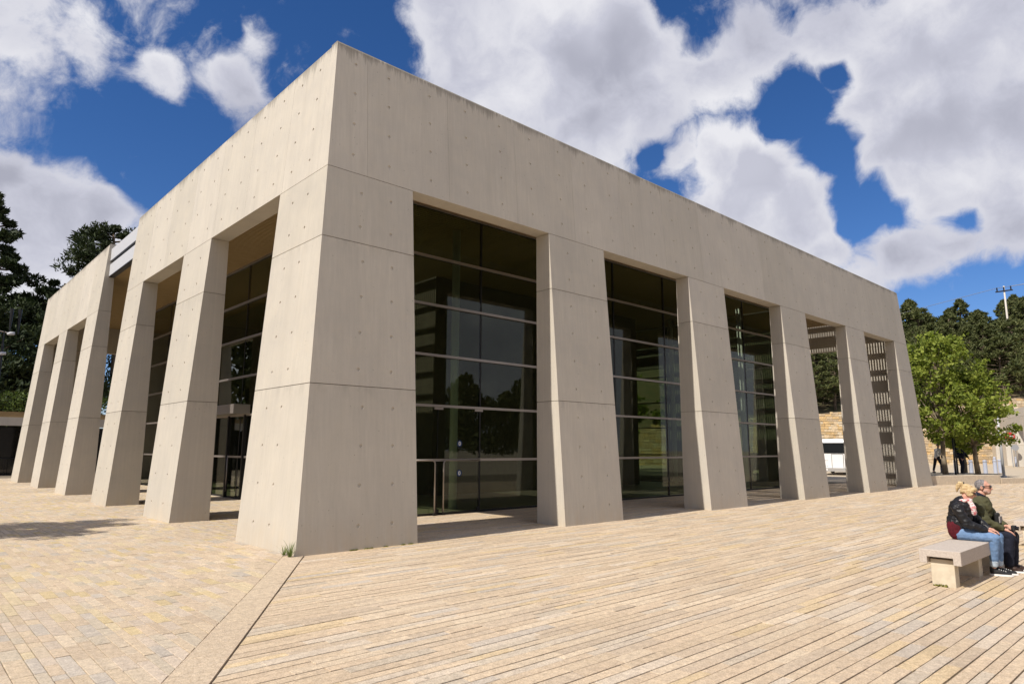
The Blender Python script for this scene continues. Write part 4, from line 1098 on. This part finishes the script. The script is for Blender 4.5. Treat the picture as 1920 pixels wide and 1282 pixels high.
Blob().ball(PW(0, .095, .070), .022).chain([(PW(0, .100, .080), .028), (PW(0, .128, .075), .034), (PW(.01, .140, .030), .030), (PW(.015, .140, -.02), .020), (PW(.02, .132, -.06), .008)]).build('ponytail', M['blonde'], W, .007, 1, lambda co: .004*math.sin(co.y*170+co.x*90))
MB().tube([PW(.022, .09, .09), PW(0, .098, .112), PW(-.022, .09, .09)], .007, 6).build('hair_band', M['black_jacket'], W)
glasses(W, PW)
sc_ = Blob(); n = 14
ring = [(5.592+.078*math.cos(2*math.pi*k/n), -8.005+.078*math.sin(2*math.pi*k/n), .955-.022*math.sin(2*math.pi*k/n+math.pi)*-1) for k in range(n+1)]
sc_.chain([(p, .028) for p in ring]); sc_.chain([((5.56, -8.085, .94), .034), ((5.555, -8.115, .87), .040), ((5.565, -8.12, .80), .034)])
sc_.build('scarf', M['scarf'], W, .008, 1, folds(.008, 26))
# ---- seated man
Mn = empty('person', (6.14, -8.1, 0), 'seated person in an olive coat and dark trousers with short grey hair, looking ahead', 'person', 'couple on the bench')
b = Blob(); hc = Vector((6.14, -8.125, 1.122)); PM, MM = head_prims(b, hc, R(2), R(2), 1.0)
b.cap((6.13, -8.06, .93), (6.14, -8.10, 1.05), .056, .054)
b.cap((6.13, -8.0, .54), (6.13, -8.05, .85), .13, .14); b.cap((5.97, -8.05, .88), (6.29, -8.05, .88), .068)
LEGM = [((6.05, -8.02, .53), (6.05, -8.385, .475), (6.07, -8.345, .10)), ((6.22, -8.02, .53), (6.24, -8.39, .475), (6.26, -8.36, .10))]
for h, k, a in LEGM: b.chain([(h, .09), (k, .062), ((Vector(k)+Vector(a))/2+Vector((0, .012, 0)), .054), (a, .038)])
for a, t in (((6.07, -8.335, .05), (6.09, -8.47, .035)), ((6.26, -8.35, .05), (6.29, -8.48, .035))): b.cap(a, t, .024, .016)
b.chain([((5.95, -8.06, .87), .058), ((5.93, -8.16, .665), .048), ((6.03, -8.325, .575), .029)]); b.chain([((6.31, -8.06, .87), .058), ((6.34, -8.18, .68), .048), ((6.22, -8.32, .60), .029)])
hand(b, (6.03, -8.33, .575), (6.06, -8.43, .535), (0, -.35, 1), (1, .2, 0), 1.0, .45, 1)
hand(b, (6.22, -8.325, .60), (6.17, -8.41, .59), (0, -.2, 1), (.6, .5, .6), 1.0, .8, -1)
b.build('body', M['skin'], Mn, .006, 2)
j = Blob(); j.cap((6.13, -8.0, .58), (6.13, -8.055, .86), .160, .165); j.cap((5.97, -8.045, .875), (6.29, -8.045, .875), .088); j.cap((6.06, -7.98, .53), (6.20, -7.98, .53), .125)
j.chain([((5.95, -8.055, .868), .088), ((5.925, -8.16, .668), .070), ((6.015, -8.31, .584), .047)]); j.chain([((6.31, -8.055, .868), .088), ((6.345, -8.18, .68), .070), ((6.232, -8.305, .607), .047)])
j.cap((6.05, -8.13, .53), (6.21, -8.13, .53), .085)
j.build('coat', M['olive'], Mn, .0085, 1, lambda co: .017*mn.noise(Vector((co.x*10, co.y*10, co.z*17)))+.007*mn.noise(co*30))
Blob().cap((6.13, -8.05, .945), (6.138, -8.075, 1.0), .085, .070).build('collar', M['navy'], Mn, .008, 1, folds(.006, 18))
tr = Blob()
for h, k, a in LEGM:
    a2 = Vector(k).lerp(Vector(a), .96); tr.chain([(h, .10), (k, .074), ((Vector(k)+Vector(a))/2, .068), (a2, .062)])
tr.build('trousers', M['navy'], Mn, .009, 1, folds(.006, 14))
shoe(Mn, (6.07, -8.33, .04), (6.095, -8.475, .032), M['brown_shoe'], False, 1.08); shoe(Mn, (6.26, -8.345, .04), (6.295, -8.49, .032), M['brown_shoe'], False, 1.08)
hr = Blob(); hr.ball(PM(0, .022, .036), (.074, .084, .077), MM); hr.ball(PM(0, .062, -.014), (.058, .034, .048), MM)
for k in (-1, 1): hr.ball(PM(k*.058, .018, .012), (.018, .050, .038), MM)
hr.build('hair', M['grey_hair'], Mn, .007, 1, folds(.003, 60))
Blob().ball(PM(0, -.058, -.062), (.046, .032, .030), MM).ball(PM(-.045, -.028, -.045), (.016, .030, .026), MM).ball(PM(.045, -.028, -.045), (.016, .030, .026), MM).build('stubble', m_noisy('grey_stubble', (.46, .27, .21), (.34, .24, .21), 60, .7), Mn, .007, 1)
glasses(Mn, PM)
# ---- things they hold
cm = empty('camera_in_hand', (6.15, -8.43, .52), 'small black camera in the seated man\'s hand over his knee', 'camera')
bevel(MB().box((6.105, -8.455, .555), (6.205, -8.405, .620)).build('camera_body', M['black_shoe'], cm), .006)
MB().tube([(6.155, -8.452, .587), (6.155, -8.49, .583)], .025, 14).build('camera_lens', M['lens'], cm)
MB().tube([(6.108, -8.43, .61), (6.07, -8.45, .52), (6.10, -8.47, .46), (6.16, -8.47, .50)], .005, 5).build('wrist_strap', M['black_shoe'], cm)
bg_ = empty('shoulder_bag', (6.22, -8.27, .66), 'small dark bag with a grey flap on the seated man\'s lap', 'bag')
bevel(MB().box((6.15, -8.265, .64), (6.27, -8.215, .775)).build('bag_body', M['black_shoe'], bg_), .015); bevel(MB().box((6.145, -8.285, .64), (6.275, -8.268, .73)).build('bag_flap', M['grey_cloth'], bg_), .005)

# ---- far figures
def standing(loc, rz, s, top, low, hair, label, stride=.18, lean=.05, arm=.15, name='person'):
    root = empty(name, (0, 0, 0), label, 'person'); b = Blob()
    P, Mx = head_prims(b, (0, -lean*1.3, 1.64), R(5), 0, 1.05)
    b.cap((0, -lean*.9, 1.40), (0, -lean*1.2, 1.56), .055); b.cap((0, 0, .95), (0, -lean, 1.33), .14, .16)
    L = []
    for k, st in ((-1, stride), (1, -stride)):
        h, kn, an = (k*.09, 0, .92), (k*.10, -st*.7-.03, .50), (k*.10, -st*.9+.05, .09); L.append((h, kn, an)); b.chain([(h, .09), (kn, .06), (an, .04)]); b.cap((an[0], an[1]+.03, .04), (an[0]*1.1, an[1]-.14, .035), .04, .032)
        sh, el, wr = (k*.20, -lean, 1.38), (k*.25, -lean-.03-k*arm*.3, 1.10), (k*.22, -lean-.16-k*arm*.6, .92)
        b.chain([(sh, .055), (el, .045), (wr, .032)]); hand(b, wr, (wr[0]*.95, wr[1]-.06, wr[2]-.08), (0, -1, .3), (1, 0, 0), 1.0, .5, -k)
    b.build('body', M['skin'], root, .012, 1)
    j = Blob(); j.cap((0, 0, .98), (0, -lean, 1.33), .155, .175); j.cap((-.17, -lean, 1.37), (.17, -lean, 1.37), .08)
    for k in (-1, 1): j.chain([((k*.20, -lean, 1.37), .075), ((k*.25, -lean-.03-k*arm*.3, 1.10), .060), ((k*.225, -lean-.14-k*arm*.55, .96), .045)])
    j.build('shirt', M[top], root, .015, 1, folds(.012, 9))
    t_ = Blob()
    for h, kn, an in L: t_.chain([(h, .105), (kn, .078), (Vector(kn).lerp(Vector(an), .9), .062)])
    t_.build('trousers', M[low], root, .015, 1, folds(.008, 9))
    for h, kn, an in L: Blob().cap((an[0], an[1]+.03, .045), (an[0]*1.1, an[1]-.13, .04), .05, .042).build('shoe', M['black_shoe'], root, .012)
    Blob().ball(P(0, .022, .036), (.078, .088, .080), Mx).build('hair', M[hair], root, .012, 1)
    root.location = loc; root.rotation_euler = (0, 0, rz); root.scale = (s, s, s); return root
p1 = standing((39.95, 1.62, .33), R(60), .95, 'white_shirt', 'navy', 'grey_hair', 'walker in a white shirt and black trousers beside the building\'s far corner', .22, .12)
p2 = standing((42.2, .95, .22), R(-20), 1.0, 'navy', 'navy', 'dark_hair', 'dark-clothed person with a backpack standing behind the plane trunk', .05, .06)
bp = Blob().cap((42.27, 1.20, 1.30), (42.27, 1.20, 1.62), .17).build('backpack', M['blue_pack'], None, .015, 1); tag(bp, 'dark blue backpack on the person behind the plane trunk', 'backpack')
p3 = standing((40.4, 5.9, -.02), R(100), .98, 'red_top', 'navy', 'dark_hair', 'person in a red top standing beside the white minibus', .06, .03)
# ---- weeds and moss at the corner pier
rng = np.random.default_rng(4)
def tuft(name, c, n, h, spread, label, m='weed'):
    V, F = [], []
    for k in range(n):
        az = random.uniform(0, 2*math.pi); ln = h*random.uniform(.45, 1.1); out = random.uniform(.15, 1.)*spread
        d = Vector((math.cos(az), math.sin(az), 0)); s = Vector((-d.y, d.x, 0)); w = random.uniform(.005, .010); o0 = Vector(c)+d*random.uniform(0, .03); i = len(V)
        for t in (0, .4, .75, 1.):
            p = o0+d*out*t**1.5+Vector((0, 0, ln*(t-.35*t*t))); V += [p-s*w*(1-t), p+s*w*(1-t)]
        F += [(i+2*q, i+2*q+1, i+2*q+3, i+2*q+2) for q in range(3)]
    o = mesh(name, V, F, M[m], fix=False); return tag(o, label, 'weed', 'weeds at the pier foot')
tuft('weed_tuft', (-.70, -.60, 0), 30, .38, .30, 'larger tuft of green weed at the foot of the corner pier')
tuft('weed_tuft', (-.68, -.34, 0), 18, .24, .16, 'smaller tuft of green weed left of the corner, at the lit pier foot')
P = np.concatenate([clump_points((x, -.63-.01*random.random(), .005), (.06, .02, .012), 40, .1) for x in (.35, .42, .62, .70, 1.0, 1.35, 1.5)])
o = link('moss_patch', fast_mesh('moss_patch', *leaf_cards(P, .022, .8), M['moss'])); tag(o, 'yellow green moss along the shaded foot of the corner pier', 'moss', kind='stuff')
P = np.concatenate([clump_points((4.235, -7.95-.04*k, .01), (.02, .025, .018), 30, .1) for k in range(4)])
o = link('moss_patch', fast_mesh('moss_patch', *leaf_cards(P, .02, .8), M['moss'])); tag(o, 'yellow green moss at the foot of the near bench leg', 'moss', kind='stuff')
